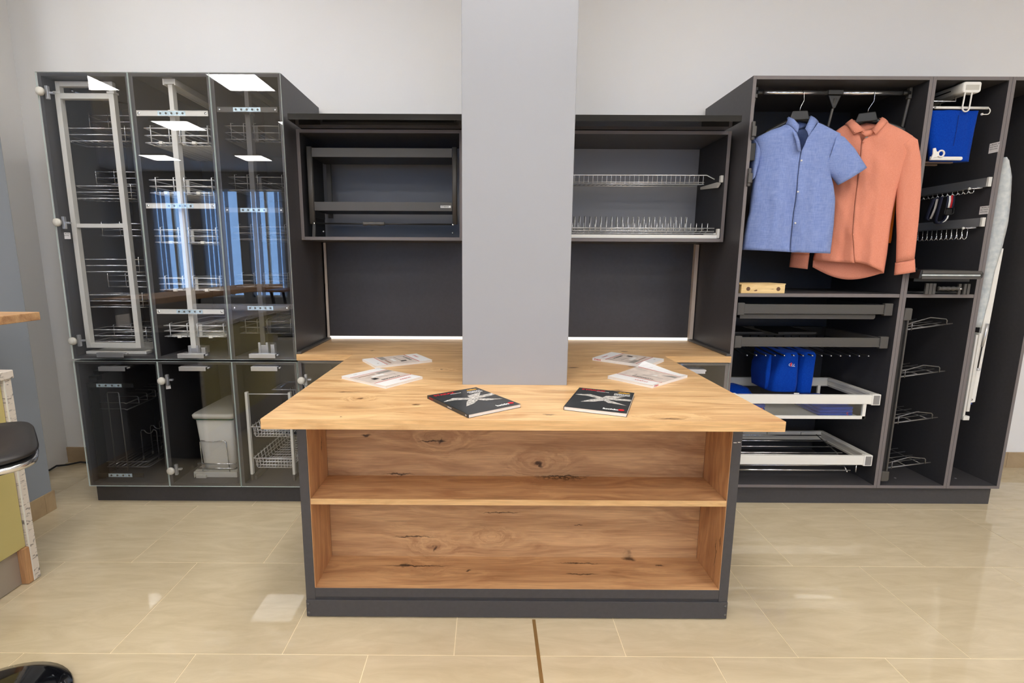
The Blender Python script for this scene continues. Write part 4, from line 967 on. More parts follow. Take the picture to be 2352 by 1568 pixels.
def cloth_tube(secs, n=28, fold=.01, seed=0., freq=3.0, pw=.72):
    N_ = n
    """secs: (z, cx, cy, hx, hy)"""
    rings = []; full = []
    for a, b in zip(secs, secs[1:]):
        for q in range(6): full.append([a[c] + (b[c] - a[c]) * q / 6 for c in range(5)])
    full.append(list(secs[-1]))
    for i, (z, cx, cy, hx, hy) in enumerate(full):
        ring = []
        for j in range(N_):
            a = 2 * PI * j / N_; c_, s_ = math.cos(a), math.sin(a)
            p_ = pw
            x = cx + hx * math.copysign(abs(c_) ** p_, c_); y = cy + hy * math.copysign(abs(s_) ** p_, s_)
            d = fold * noise.noise(Vector((math.cos(a) * freq + seed, math.sin(a) * freq, z * 3 + seed)))
            ring.append((x + c_ * d, y + s_ * d, z))
        rings.append(ring)
    return MB().loft(rings)
t = E('blue_trousers', 'royal blue trousers folded over the rods of the dark trouser rack', 'trousers', (1.80, 2.95, .63))
O('folded_leg', cloth_tube([(.652, 1.736, 2.93, .080, .12), (.70, 1.735, 2.93, .082, .125), (.82, 1.748, 2.96, .066, .15), (.868, 1.754, 2.97, .056, .16), (.884, 1.756, 2.98, .046, .16)], fold=.010, seed=2., pw=.4, n=40), 'royal', t)
O('folded_leg', cloth_tube([(.640, 1.872, 2.955, .044, .12), (.70, 1.874, 2.955, .046, .12), (.82, 1.877, 2.965, .047, .13), (.868, 1.878, 2.97, .045, .14), (.884, 1.878, 2.98, .036, .14)], fold=.006, seed=6., pw=.4, n=40), 'royal', t)
O('waist_fold', cloth_tube([(.66, 1.650, 2.93, .010, .08), (.74, 1.648, 2.93, .016, .09), (.80, 1.652, 2.935, .016, .09), (.86, 1.672, 2.945, .008, .07)], fold=.006, seed=9., pw=.5), 'royal', t)
text('OLL', .022, (1.752, 2.7985, .815), (1, .05, -.12), (.1, 0, 1), 'wprint', t, 'embroidery', 'CENTER')
O('red_emblem', MB().prism([(1.741, .822), (1.746, .832), (1.751, .824), (1.747, .806), (1.743, .810)], 2.7965, 2.7975, 'Y'), 'red', t)
O('care_tag', MB().box(1.776, 1.806, 2.790, 2.791, .6305, .653), 'wprint', t)
O('tag_mark', MB().prism([(1.782, .633), (1.786, .643), (1.790, .638), (1.794, .644), (1.799, .633)], 2.789, 2.79, 'Y'), 'red', t)

# --- white frames
def white_frame(lab, z0, z1, body):
    t = E('pull_out_basket', lab, 'pull-out basket', (1.79, 2.95, z0), 'white pull-outs in the wide wardrobe')
    O('front_rail', MB().box(1.40, 2.162, 2.703, 2.722, z0 + .006, z1 - .003), 'white', t, bevel=.0015)
    for x0, x1 in ((1.3605, 1.402), (2.1605, 2.2095)):
        c = O('corner_cap', MB().box(x0, x1, 2.7, 2.725, z0, z1 + .002), 'white', t, bevel=.003)
        O('cap_inlay', MB().box(x0 + .008, x1 - .008, 2.6985, 2.7005, z0 + .006, z1 - .004), 'alud', c)
        xx = (x0, x0 + .02) if x0 < 1.5 else (x1 - .022, x1)
        O('side_rail', MB().box(xx[0], xx[1], 2.725, 3.13, z0 + .006, z1).box(xx[0] - .004 if x0 > 1.5 else xx[0], xx[1] + .004 if x0 < 1.5 else xx[1], 2.725, 3.13, z0 + .014, z0 + .022).box(xx[0] - .004 if x0 > 1.5 else xx[0], xx[1] + .004 if x0 < 1.5 else xx[1], 2.725, 3.13, z1 - .016, z1 - .004), 'lgrey', t, bevel=.001)
    O('rear_rail', MB().box(1.38, 2.19, 3.11, 3.13, z0 + .006, z1).box(1.38, 2.19, 3.105, 3.11, z0 + .012, z0 + .018), 'lgrey', t, bevel=.001)
    for x in (1.46, 1.83, 2.05): O('rail_clip', MB().box(x, x + .02, 3.1, 3.11, z1 - .03, z1 - .004), 'lgrey', t)
    O('slide', MB().box(2.21, 2.2345, 2.74, 3.2, z0 + .016, z0 + .05), 'dkmetal2', t)
    return t
t = white_frame('white pull-out frame basket with clear sides, holding folded blue clothes', .607, .668, 0)
zf = .524
m = MB().box(1.40, 2.14, 2.708, 2.72, zf, zf + .018).box(2.122, 2.14, 2.708, 2.72, zf, .613).box(2.122, 2.14, 3.1, 3.112, zf, .62).box(1.40, 1.415, 2.708, 2.72, zf, .613)
O('lower_frame', m, 'white', t, bevel=.001)
O('front_pane', MB().box(1.415, 2.122, 2.712, 2.715, zf + .018, .613), 'clear', t)
O('tray_floor', MB().box(1.40, 2.13, 2.722, 3.1, zf + .001, zf + .006), 'gplast', t)
t = white_frame('white pull-out shoe rack frame with chrome rods, at the bottom of the wide wardrobe', .2465, .309, 1)
for k, (y, z) in enumerate(((2.715, .215), (2.735, .236), (2.80, .252), (2.86, .262), (2.90, .235), (2.94, .27), (3.0, .285), (3.06, .30))):
    O('rod', MB().tube([(1.39, y, z), (2.10 + .05 * (k > 0), y, z)], .0042, 8), 'chrome', t)
O('rod_carrier', MB().tube([(2.13, 2.712, .25), (2.13, 2.712, .205)], .003, 6).tube([(2.08, 2.71, .207), (2.12, 2.86, .262), (2.12, 3.06, .305)], .003, 6), 'chrome', t)
# clothes lying in the basket
def folded(lab, x0, x1, y0, y1, z0, z1, seed, nl=3):
    t = E('folded_clothes', lab, 'clothes', ((x0 + x1) / 2, (y0 + y1) / 2, z0), 'folded blue clothes in the white basket')
    for k in range(nl):
        a = z0 + (z1 - z0) * k / nl + .0006; b = z0 + (z1 - z0) * (k + 1) / nl
        sx = .006 * noise.noise(Vector((k * 3.1, seed, 0))) * 3; r = (b - a) / 2
        rings = []
        for zz, ins in ((a, r * .6), (a + r * .4, 0), (b - r * .4, 0), (b, r * .7)):
            rings.append([(x + sx, y + .01 * noise.noise(Vector((x * 9, y * 9, seed + k))), z + .004 * noise.noise(Vector((x * 12, y * 12, seed))) * (zz > a + r)) for x, y, z in rrect(x0 + ins, x1 - ins, y0 + ins, y1 - ins, .02, zz, 3)])
        O('cloth_layer', MB().loft(rings), 'royal', t)
    return t
t = folded('stack of folded blue clothes at the right of the white basket', 1.90, 2.10, 2.735, 3.04, zf + .0065, zf + .062, 1.)
text('S', .03, (2.05, 2.7335, zf + .02), (1, 0, 0), (0, 0, 1), 'red', t, 'red_print')
t = folded('folded blue garment with red print at the left of the white basket', 1.42, 1.592, 2.735, 2.93, zf + .0065, zf + .078, 5.)
text('Tra', .04, (1.522, 2.7285, zf + .05), (1, 0, -.1), (-.35, .2, 1), 'red', t, 'red_print', bold=.001)
t = E('rumpled_garment', 'rumpled blue garment heaped at the back left of the white basket', 'clothes', (1.52, 3.0, zf + .0065))
O('heap', cloth_tube([(zf + .0065, 1.53, 3.02, .12, .075), (zf + .06, 1.53, 3.02, .125, .078), (zf + .105, 1.52, 3.02, .10, .06), (zf + .125, 1.5, 3.02, .05, .03)], fold=.014, seed=11.), 'royal', t)

# ================================================================== MIDDLE NARROW WARDROBE
PX = 2.6373        # inner face of its right side
t = E('pull_out_hanger_rail', 'white pull-out hanger rail with grey front under the top of the narrow wardrobe', 'clothes rail', (2.46, 2.95, 2.2))
rb = lambda x0, x1, z0, z1, y, r=.012: [(x, y, z) for x, z, _ in [(a, b, 0) for a, b, c in rrect(x0, x1, z0, z1, r, 0, 4)]]
O('housing', MB().loft([rb(2.414, 2.5, 2.2565, 2.306, 2.70, .01), rb(2.412, 2.502, 2.2545, 2.308, 2.708, .012), rb(2.412, 2.502, 2.2545, 2.308, 2.74, .012), rb(2.42, 2.494, 2.262, 2.308, 2.76, .008), rb(2.42, 2.494, 2.262, 2.308, 3.2, .008)]), 'white', t)
O('front_inlay', MB().box(2.424, 2.491, 2.6985, 2.7005, 2.268, 2.292), 'gplast', t, bevel=.001)
O('side_groove', MB().box(2.4185, 2.4202, 2.78, 3.18, 2.282, 2.288), 'bplast', t)
pts = [(2.428, 2.705, 2.255), (2.425, 2.705, 2.19)] + [(2.4435 + .0175 * math.cos(a), 2.705, 2.182 + .0175 * math.sin(a)) for a in [PI + k * PI / 6 for k in range(7)]] + [(2.461, 2.705, 2.19), (2.463, 2.705, 2.255)]
O('pull_loop', MB().tube(pts, .0035, 8), 'white', t)
m = MB()
for k in range(4):
    m = MB().tube([(2.285, 2.78 + k * .09, 2.236), (2.45, 2.78 + k * .09, 2.236), (2.45, 2.78 + k * .09, 2.262)], .0042, 8); O('hanging_rod', m, 'chrome', t)
t = E('trouser_hanger', 'white trouser hanger bar carrying blue trousers under the pull-out rail', 'hanger', (2.43, 2.72, 2.16))
O('bar', MB().tube([(2.30, 2.722, 2.188), (2.568, 2.718, 2.186)], .0065, 10), 'white', t)
O('bar_end', MB().tube([(2.283, 2.722, 2.188), (2.302, 2.722, 2.188)], .004, 8), 'chrome', t)
O('spring_loop', MB().tube([(2.568, 2.718, 2.187)] + [(2.566 + .0145 * math.cos(a), 2.716, 2.170 + .0155 * math.sin(a)) for a in [PI / 2 - k * PI / 7 for k in range(8)]] + [(2.54, 2.714, 2.154)], .0024, 8), 'white', t)
O('end_ball', MB().lathe([(0, -.006), (.0045, -.0045), (.006, 0), (.0045, .0045), (0, .006)], (2.539, 2.714, 2.155), 10), 'white', t)
t = E('royal_blue_trousers', 'royal blue trousers hanging from the white bar at the top of the narrow wardrobe', 'trousers', (2.42, 2.74, 1.9))
O('folded_legs', cloth_tube([(1.925, 2.425, 2.742, .10, .022), (1.98, 2.42, 2.742, .105, .026), (2.06, 2.414, 2.742, .115, .026), (2.15, 2.412, 2.74, .121, .02), (2.176, 2.412, 2.735, .122, .012)], fold=.012, seed=3., freq=4.), 'royal', t)
O('seam', MB().tube([(2.423, 2.7155, 2.15), (2.42, 2.713, 2.08), (2.415, 2.7125, 2.0)], .0009, 5), mat('dark blue thread', lin(8, 40, 116), .9), t)
t = E('trouser_clamp', 'white plastic trouser clamp with ring grip below the hanging blue trousers', 'hanger', (2.38, 2.74, 1.93))
O('clamp_bar', MB().loft([[(2.30 + dx, y, z) for y, z in ((2.705, 1.928), (2.705, 1.944), (2.712, 1.946), (2.712, 1.926))] for dx in (0, .05, .12, .162)] + [[(2.4675, y, z) for y, z in ((2.706, 1.933), (2.706, 1.939), (2.711, 1.939), (2.711, 1.933))]]), 'white', t, bevel=.001)
O('ring_grip', MB().tube([(2.347 + .0155 * math.cos(2 * PI * k / 20), 2.701, 1.958 + .0155 * math.sin(2 * PI * k / 20)) for k in range(20)], .0042, 8, True), 'white', t)
O('grip_plate', MB().prism([(2.296, 1.925), (2.306, 1.934), (2.318, 1.94), (2.336, 1.946), (2.334, 1.966), (2.322, 1.968), (2.314, 1.986), (2.302, 1.984), (2.304, 1.956)], 2.698, 2.704, 'Y'), 'white', t, bevel=.001)
for k in range(3): O('rail_bar', MB().box(2.30, 2.45 - k * .02, 2.74 + k * .07, 2.755 + k * .07, 1.918, 1.926), 'brown', t)

def side_rail(lab, name, z0, z1, hooks, big):
    t = E(name, lab, 'rack', (PX - .02, 2.95, z0), 'rail racks on the wardrobe side')
    O('rail', MB().box(PX - .016, PX - .0005, 2.716, 3.16, z0, z1), 'alu', t, bevel=.001)
    O('end_cap', MB().box(PX - .018, PX - .0004, 2.704, 2.716, z0 - .001, z1 + .001), 'lgrey', t, bevel=.001)
    O('pull_rod', MB().tube([(PX - .03, 2.72, z0 - .008), (PX - .075, 2.74, z0 - .008)], .003, 8), 'chrome', t)
    O('rod_ball', MB().lathe([(0, -.007), (.005, -.005), (.007, 0), (.005, .005), (0, .007)], (PX - .078, 2.741, z0 - .008), 10), 'lgrey', t)
    O('carrier', MB().box(PX - .05, PX - .02, 2.73, 3.15, z0 - .006, z0 - .001), 'alud', t)
    for k in range(hooks):
        y = 2.742 + k * .031; x = PX - .052
        if big: pts = [(x, y, z0 - .006), (x, y, z0 - .05)] + [(x - .012 + .012 * math.cos(a), y, z0 - .052 + .014 * math.sin(a)) for a in [-k2 * PI / 6 for k2 in range(7)]] + [(x - .026, y, z0 - .036)]
        else: pts = [(x, y, z0 - .006), (x, y, z0 - .024), (x - .006, y, z0 - .03), (x - .02, y, z0 - .03), (x - .024, y, z0 - .022)]
        O('hook', MB().tube(pts, .0022, 6), 'chrome', t)
    return t
side_rail('pull-out belt rack with short square hooks, on the side panel above its paper label', 'belt_rack', 1.797, 1.843, 12, False)
side_rail('pull-out tie rack with long curved hooks, on the side panel below the label', 'tie_rack', 1.592, 1.637, 12, True)
sticker(wt[1], (PX - .0006, 2.722, 2.03 - .037), (0, -1, 0), (0, 0, 1), .052, .05, ['A MODEL OF', 'ELECTRICK', 'WITH RAIL'], .0085)
sticker(wt[1], (PX - .0006, 2.721, 1.677), (0, -1, 0), (0, 0, 1), .05, .042, ['S MODEL OF', 'BELT RACK', 'WITH RAIL'], .0085)
t = E('striped_belt', 'navy webbing belt with white and red stripe hanging in loops from the belt rack', 'belt', (2.56, 2.84, 1.64))
m_y = 2.85
def band(pts, w_, off, th=.0016):
    m = MB(); rings = []
    for x, z in pts: rings.append([(x, m_y + off - w_ / 2, z), (x, m_y + off + w_ / 2, z), (x + th, m_y + off + w_ / 2, z + th), (x + th, m_y + off - w_ / 2, z + th)])
    return m.loft(rings)
m = MB()
def vband(pts, w_, name, mt, th=.0018):
    """vertical ribbon in the picture plane: pts are (x, y, z) of its centre line, w_ its width along x"""
    rings = [[(x - w_ / 2, y, z), (x + w_ / 2, y, z), (x + w_ / 2, y + th, z), (x - w_ / 2, y + th, z)] for x, y, z in pts]
    O(name, MB().loft(rings), mt, t)
vband([(2.548, 2.836, 1.765), (2.55, 2.834, 1.74), (2.55, 2.836, 1.70)], .0105, 'white_stripe', 'wprint')
vband([(2.5595, 2.836, 1.767), (2.5615, 2.834, 1.74), (2.5615, 2.836, 1.70)], .0105, 'red_stripe', 'red')
vband([(2.5375, 2.8365, 1.765), (2.5395, 2.8345, 1.74), (2.5395, 2.8365, 1.698)], .0105, 'navy_stripe', 'navy')
vband([(2.572, 2.8365, 1.766), (2.573, 2.8345, 1.74), (2.573, 2.8365, 1.698)], .0105, 'navy_stripe', 'navy')
O('buckle', MB().tube([(2.53, 2.832, 1.702), (2.526, 2.832, 1.67), (2.535, 2.832, 1.664), (2.566, 2.832, 1.664), (2.577, 2.832, 1.67), (2.577, 2.832, 1.702)], .0022, 6).box(2.535, 2.568, 2.833, 2.836, 1.666, 1.692), 'dkmetal2', t)
vband([(2.556, 2.838, 1.66), (2.554, 2.838, 1.645), (2.546, 2.84, 1.63), (2.535, 2.842, 1.622)], .008, 'white_stripe', 'wprint')
pts = [(2.548, 1.66), (2.55, 1.64), (2.542, 1.622), (2.525, 1.614), (2.508, 1.618), (2.500, 1.632), (2.506, 1.68), (2.516, 1.76)]
O('webbing_loop', MB().loft([[(x, 2.842, z), (x, 2.868, z), (x + .002, 2.868, z + .002), (x + .002, 2.842, z + .002)] for x, z in pts]), 'navy', t)
pts = [(2.504, 1.755), (2.50, 1.72), (2.492, 1.67), (2.482, 1.64), (2.47, 1.634), (2.462, 1.645), (2.47, 1.68), (2.49, 1.75)]
O('webbing_loop', MB().loft([[(x, 2.86, z), (x, 2.888, z), (x + .002, 2.888, z + .002), (x + .002, 2.86, z + .002)] for x, z in pts]), 'navy', t)
vband([(2.5, 2.858, 1.75), (2.494, 2.857, 1.70), (2.485, 2.857, 1.665), (2.477, 2.858, 1.642)], .012, 'grey_stripe', 'gprint')

# --- folded pull-out ironing board on the shelf
t = E('folding_ironing_unit', 'black folded pull-out ironing unit with silver edge standing on the narrow wardrobe shelf', 'ironing board', (2.42, 2.8, 1.2318))
O('base', MB().box(2.30, 2.60, 2.74, 3.15, 1.2318, 1.246), 'bplast', t, bevel=.002)
O('board_body', MB().prism([(2.268, 1.317), (2.59, 1.315), (2.604, 1.322), (2.608, 1.345), (2.602, 1.354), (2.50, 1.362), (2.35, 1.366), (2.275, 1.362)], 2.636, 2.70, 'Y'), 'bplast', t, bevel=.003)
O('upper_panel', MB().box(2.283, 2.595, 2.633, 2.637, 1.343, 1.359), 'dkmetal', t, bevel=.001)
O('silver_edge', MB().box(2.281, 2.586, 2.630, 2.637, 1.331, 1.3395), 'silver', t, bevel=.002)
O('lower_panel', MB().box(2.283, 2.594, 2.633, 2.637, 1.3155, 1.3275), 'dkmetal', t, bevel=.001)
O('rear_body', MB().box(2.30, 2.60, 2.702, 3.1, 1.30, 1.35), 'bplast', t)
O('pivot', MB().box(2.277, 2.297, 2.70, 2.74, 1.364, 1.392).box(2.283, 2.30, 2.69, 2.72, 1.362, 1.374), 'dkmetal2', t, bevel=.002)
m = MB()
for x in (2.352, 2.371, 2.39): O('left_bracket', MB().box(x, x + .0165, 2.68, 2.69, 1.2325, 1.291), 'dkmetal', t, bevel=.001)
for x in (2.528, 2.557, 2.576): O('right_bracket', MB().box(x, x + .014, 2.68, 2.69, 1.2325, 1.289), 'dkmetal', t, bevel=.001)
pr = [(.0105 + .0018 * math.cos(k / 24 * 8 * PI), -.053 + .106 * k / 24) for k in range(25)]
O('hand_grip', MB().lathe([(0, -.053)] + pr + [(0, .053)], (2.465, 2.672, 1.264), 14, 'X'), 'dkmetal', t)
O('grip_bolt', MB().lathe([(0, -.008), (.007, -.006), (.007, .006), (0, .008)], (2.527, 2.672, 1.263), 10, 'X'), 'chrome', t)

# --- side shoe shelves
t = E('shoe_shelf_rack', 'tall black pull-out rack with four slanted wire shoe shelves, lower part of the narrow wardrobe', 'shoe rack', (2.42, 2.95, .14))
O('side_plate', MB().box(2.2755, 2.302, 2.712, 3.2, .17, 1.09), 'dkmetal2', t)
O('front_edge', MB().box(2.300, 2.3075, 2.704, 2.712, .215, 1.089), 'dkmetal', t, bevel=.001)
O('top_cap', MB().prism([(2.273, 1.088), (2.316, 1.088), (2.317, 1.15), (2.312, 1.155), (2.277, 1.155)], 2.70, 2.725, 'Y'), 'dkmetal', t, bevel=.003)
O('bottom_cap', MB().prism([(2.273, .155), (2.312, .155), (2.318, .165), (2.316, .214), (2.273, .214)], 2.70, 2.725, 'Y'), 'dkmetal', t, bevel=.003)
for zt_ in (1.052, .785, .516, .247):
    m = MB()
    x0, x1, y0, y1 = 2.309, 2.545, 2.715, 3.15
    dz = lambda x: (x - x0) * .14
    m.tube([(x0, y0, zt_ - .018), (x1 + .012, y0, zt_ + .019)], .0028, 6)
    m.tube([(x0, y0 - .004, zt_ + .016), (x0 + .12, y0 - .004, zt_ + .052), (x1 - .03, y0 - .004, zt_ + .044), (x1 - .024, y0 - .004, zt_ + .036), (x1 - .024, y0 - .004, zt_ + .012)], .0028, 6)
    m.tube([(x0 + .024, y0 - .004, zt_ + .024), (x0 + .024, y0 - .004, zt_ - .02)], .0026, 6)
    for k in range(9):
        y = y0 + (y1 - y0) * k / 8; xe = x1 - (0 if k < 5 else (k - 4) * .03)
        m.tube([(x0, y, zt_ - .014), (xe, y, zt_ - .014 + dz(xe))], .0022, 5)
    for x in (x0 + .02, x0 + .11, x1 - .04): m.tube([(x, y0, zt_ - .018 + dz(x)), (x, y1, zt_ - .018 + dz(x))], .0024, 6)
    O('wire_shelf', m, 'dwire', t)
# --- ironing board in the right end unit
t = E('ironing_board', 'tall folded ironing board with silver fabric cover and white frame in the right end unit', 'ironing board', (2.72, 2.8, .52))
prof = [(1.05, 2.684, 2.722), (1.2, 2.688, 2.738), (1.35, 2.692, 2.744), (1.5, 2.694, 2.764), (1.62, 2.694, 2.772), (1.72, 2.692, 2.766), (1.85, 2.69, 2.75), (1.93, 2.686, 2.722), (1.95, 2.684, 2.70)]
rings = []
for i in range(len(prof) - 1):
    for q in range(4):
        a, b = prof[i], prof[i + 1]; u = q / 4; z, x0, x1 = (a[c] + (b[c] - a[c]) * u for c in range(3))
        wv = .0022 * noise.noise(Vector((z * 60, 1, 0)))
        xs_ = x0 + (x1 - x0) * .45
        rings.append([(x0, 2.735, z), (xs_, 2.717, z), (xs_ + (x1 - xs_) * .5, 2.711 + wv * 2, z), (x1 + wv, 2.717, z), (x1 + wv, 2.76, z), (x1 - .004, 3.1, z), (x0, 3.1, z)])
O('board_cover', MB().loft(rings, True, True), 'silver', t)
O('frame_panel', MB().prism([(2.768, 1.478), (2.790, 1.478), (2.775, .62), (2.736, .612), (2.745, 1.05), (2.752, 1.2)], 2.735, 2.75, 'Y'), 'white', t, bevel=.002)
O('support_arm', MB().box(2.696, 2.707, 2.712, 2.75, .535, 1.008).box(2.7085, 2.7115, 2.716, 2.75, .54, 1.0).box(2.7125, 2.729, 2.712, 2.75, .57, 1.018), 'lgrey', t, bevel=.0015)
O('pivot_block', MB().box(2.697, 2.732, 2.708, 2.75, .52, .545), 'lgrey', t, bevel=.003)
O('gas_strut', MB().tube([(2.752, 2.726, .94), (2.764, 2.726, 1.07)], .006, 8), 'alu', t)
O('strut_rod', MB().tube([(2.752, 2.726, .94), (2.748, 2.726, .82)], .0032, 8), 'dkmetal2', t)
O('strut_end', MB().lathe([(0, -.008), (.009, -.006), (.009, .006), (0, .008)], (2.747, 2.722, .812), 10, 'Z'), 'alu', t)
O('hinge_bolt', MB().lathe([(0, -.004), (.006, -.003), (.006, 0), (0, 0)], (2.748, 2.733, .635), 10, 'Y'), 'chrome', t)
O('blue_foot', MB().box(2.735, 2.76, 2.736, 2.75, .606, .614), mat('blue plastic foot', lin(40, 60, 130), .5), t)
# --- hooks in the right end unit
t = E('coat_hook', 'dark steel double coat hook on the inner side of the right end unit', 'hook', (2.93, 2.78, 1.9))
xx = 2.9445
O('plate', MB().box(xx - .004, xx, 2.768, 2.80, 2.03, 2.16), 'dkmetal2', t, bevel=.001)
O('upper_prong', MB().tube([(xx - .004, 2.785, 2.15), (xx - .03, 2.76, 2.135), (xx - .042, 2.745, 2.15)], .004, 8), 'dkmetal', t)
O('stem', MB().tube([(xx - .03, 2.75, 2.16), (xx - .034, 2.752, 2.06)], .0042, 8), 'dkmetal', t)
O('lower_prong', MB().tube([(xx - .004, 2.785, 2.05), (xx - .05, 2.77, 2.045)], .004, 8), 'dkmetal', t)
pts = [(xx - .012, 2.745, 2.0), (xx - .02, 2.75, 1.87)] + [(xx - .05 + .03 * math.cos(a), 2.75, 1.865 + .03 * math.sin(a)) for a in [-k * PI / 8 for k in range(9)]] + [(xx - .08, 2.75, 1.90)]
O('hanging_hook', MB().tube(pts, .003, 8), 'dwire', t)

# ================================================================== CATALOGUES
def booklet(lab, name, c, ang, w_, h_, th, dark, curl=0.):
    a = math.radians(ang); rx = Vector((math.cos(a), math.sin(a), 0)); uy = Vector((-math.sin(a), math.cos(a), 0)); z0 = ZT + .0004
    t = E(name, lab, 'catalogue', (c[0], c[1], z0), 'catalogues on the worktop')
    C0 = Vector((c[0], c[1], z0))
    def P(u, v, k=0.): return tuple(C0 + rx * (u * w_ / 2) + uy * (v * h_ / 2) + Vector((0, 0, k + lift(u, v))))
    def lift(u, v): return curl * max(0, -v) ** 2 * max(0, .35 + .65 * u)
    def slab(k0, k1, u0=-1, u1=1, v0=-1, v1=1, n=6):
        m = MB()
        for k in (k0, k1):
            for i in range(n + 1):
                for j in range(n + 1): m.v.append(P(u0 + (u1 - u0) * j / n, v0 + (v1 - v0) * i / n, k))
        N2 = (n + 1) ** 2
        for i in range(n):
            for j in range(n):
                q = i * (n + 1) + j; m.face((q, q + n + 1, q + n + 2, q + 1)); m.face((N2 + q, N2 + q + 1, N2 + q + n + 2, N2 + q + n + 1))
        ed = [i for i in range(n)] + [n + i * (n + 1) for i in range(n)] + [N2 - 1 - i for i in range(n)] + [n * (n + 1) - i * (n + 1) for i in range(n)]
        for i in range(len(ed)):
            a_, b_ = ed[i], ed[(i + 1) % len(ed)]; m.face((a_, b_, b_ + N2, a_ + N2))
        return m
    O('page_block', slab(.0008, th - .0008, -.985, .985, -.99, .99), 'pages', t)
    cov = O('cover', slab(th - .0006, th), 'kcover' if dark else 'paper', t)
    O('back_cover', slab(0, .0006), 'kcover' if dark else 'paper', t)
    m = MB(); r = [P(-1.004, -1, 0), P(-1.004, 1, 0), P(-1.004, 1, th), P(-1.004, -1, th)]; r2 = [P(-.985, -1, 0), P(-.985, 1, 0), P(-.985, 1, th), P(-.985, -1, th)]
    m.v = r + r2
    for q in ((0, 1, 2, 3), (7, 6, 5, 4), (0, 4, 5, 1), (1, 5, 6, 2), (2, 6, 7, 3), (3, 7, 4, 0)): m.face(q)
    sp = O('spine', m, 'kcover' if dark else 'paper', t)
    def flat(name_, poly, mt, parent=cov, k=.0003):
        m = MB(); m.v = [P(u, v, th + k) for u, v in poly]; m.face(tuple(range(len(poly)))); return O(name_, m, mt, parent)
    def rect(name_, u0, u1, v0, v1, mt, k=.0003): return flat(name_, [(u0, v0), (u1, v0), (u1, v1), (u0, v1)], mt, k=k)
    def word(s_, size, u, v, mt, bold=.0004, al='LEFT'): text(s_, size, P(u, v, th + .0006), rx, uy, mt, cov, 'lettering', al, bold)
    dn_ = Vector((0, 0, 1))
    def spine_word(s_, size, v, mt): text(s_, size, Vector(P(-1.006, v, th * .5)) - rx * .0004, -uy, Vector((0, 0, 1)), mt, sp, 'lettering', 'CENTER', .0003)
    if dark:
        word('STARAX', .024, -.86, .83, 'red', .0007)
        word('INNOVATIVE', .008, -.30, .73, 'wprint', .0002)
        flat('crown_mark', [(.42, .80), (.52, .90), (.58, .86), (.66, .92), (.74, .86), (.82, .90), (.88, .82), (.8, .78), (.5, .77)], 'gold')
        word('PRODUCT', .0125, .34, .66, 'wprint', .0006); word('CATALOG', .0125, .34, .56, 'wprint', .0006)
        for poly, k in (([(-.95, .22), (-.45, .40), (.05, .18), (-.05, .02), (-.5, .20)], .0003), ([(-.6, -.42), (-.3, -.08), (.0, .12), (.1, -.12), (-.2, -.30)], .0004), ([(.0, .12), (.1, .38), (.75, .50), (.42, .18), (.25, .02)], .0005), ([(.15, .05), (.5, .22), (.98, .24), (.98, .08), (.5, .02)], .0006), ([(.05, -.05), (.3, -.28), (.9, -.36), (.45, -.12), (.25, .0)], .0007), ([(-.15, .05), (.05, .18), (.28, .06), (.12, -.12)], .0008)):
            flat('photo_shard', poly, 'shard', k=k)
        flat('white_shard', [(-.95, .22), (-.72, .305), (-.74, .25)], 'wprint', k=.0008)
        word('lucido', .022, .22, -.80, 'wprint', .0009)
        flat('red_dot', [(.80 + .10 * math.cos(2 * PI * k / 14), -.79 + .075 * math.sin(2 * PI * k / 14)) for k in range(14)], 'red', k=.0009)
        spine_word('STARAX', .008, .78, 'red'); spine_word('CATALOG', .006, -.15, 'wprint'); spine_word('2 3', .006, -.9, 'wprint')
    else:
        rect('cover_photo', -.99, .99, -.58, .50, 'photo')
        rect('photo_block', -.95, -.2, -.50, -.30, 'gprint', .0005); rect('photo_table', -.1, .75, -.44, -.38, mat('brown print', lin(150, 110, 88), .5), .0005)
        rect('photo_shelf', -.7, .3, .02, .05, 'gprint', .0005); rect('photo_lamp', .35, .6, .0, .2, 'kprint', .0005); rect('photo_sofa', -.3, .35, -.22, -.10, 'wprint', .0005)
        rect('red_line', -.99, .99, .50, .53, 'red', .0004); rect('red_line', -.99, .99, -.61, -.585, 'red', .0004)
        word('STARAX', .017, -.62, .76, 'red', .0003); word('ACCESSORIES', .017, -.55, .36, 'kprint', .0005); word('2023', .010, .4, -.80, 'gprint', .0002)
        spine_word('STARAX', th * .75, .80, 'red')
        flat('spine_mark', [(-1.0, .48), (-.96, .48), (-.96, .53), (-1.0, .53)], 'red', k=.0005)
    return t
booklet('black covered catalogue left of centre at the front of the oak worktop', 'black_catalogue', (-.052, 1.75), 34.9, .22, .285, .012, True)
booklet('black covered catalogue right of the pillar at the front of the oak worktop', 'black_catalogue', (.417, 1.76), -21.3, .212, .283, .013, True)
booklet('white catalogue lying nearest the left edge of the oak worktop', 'white_catalogue', (-.460, 2.114), -126.7, .212, .285, .011, False)
booklet('white catalogue behind the other white one at the left rear of the oak worktop', 'white_catalogue', (-.459, 2.485), -58.1, .20, .30, .012, False)
booklet('white catalogue with red mark on its spine at the right rear of the oak worktop', 'white_catalogue', (.734, 2.537), 50.4, .22, .296, .014, False)
booklet('white catalogue with curled-up corner nearest the right edge of the oak worktop', 'white_catalogue', (.713, 2.153), 131.0, .22, .29, .012, False, .03)

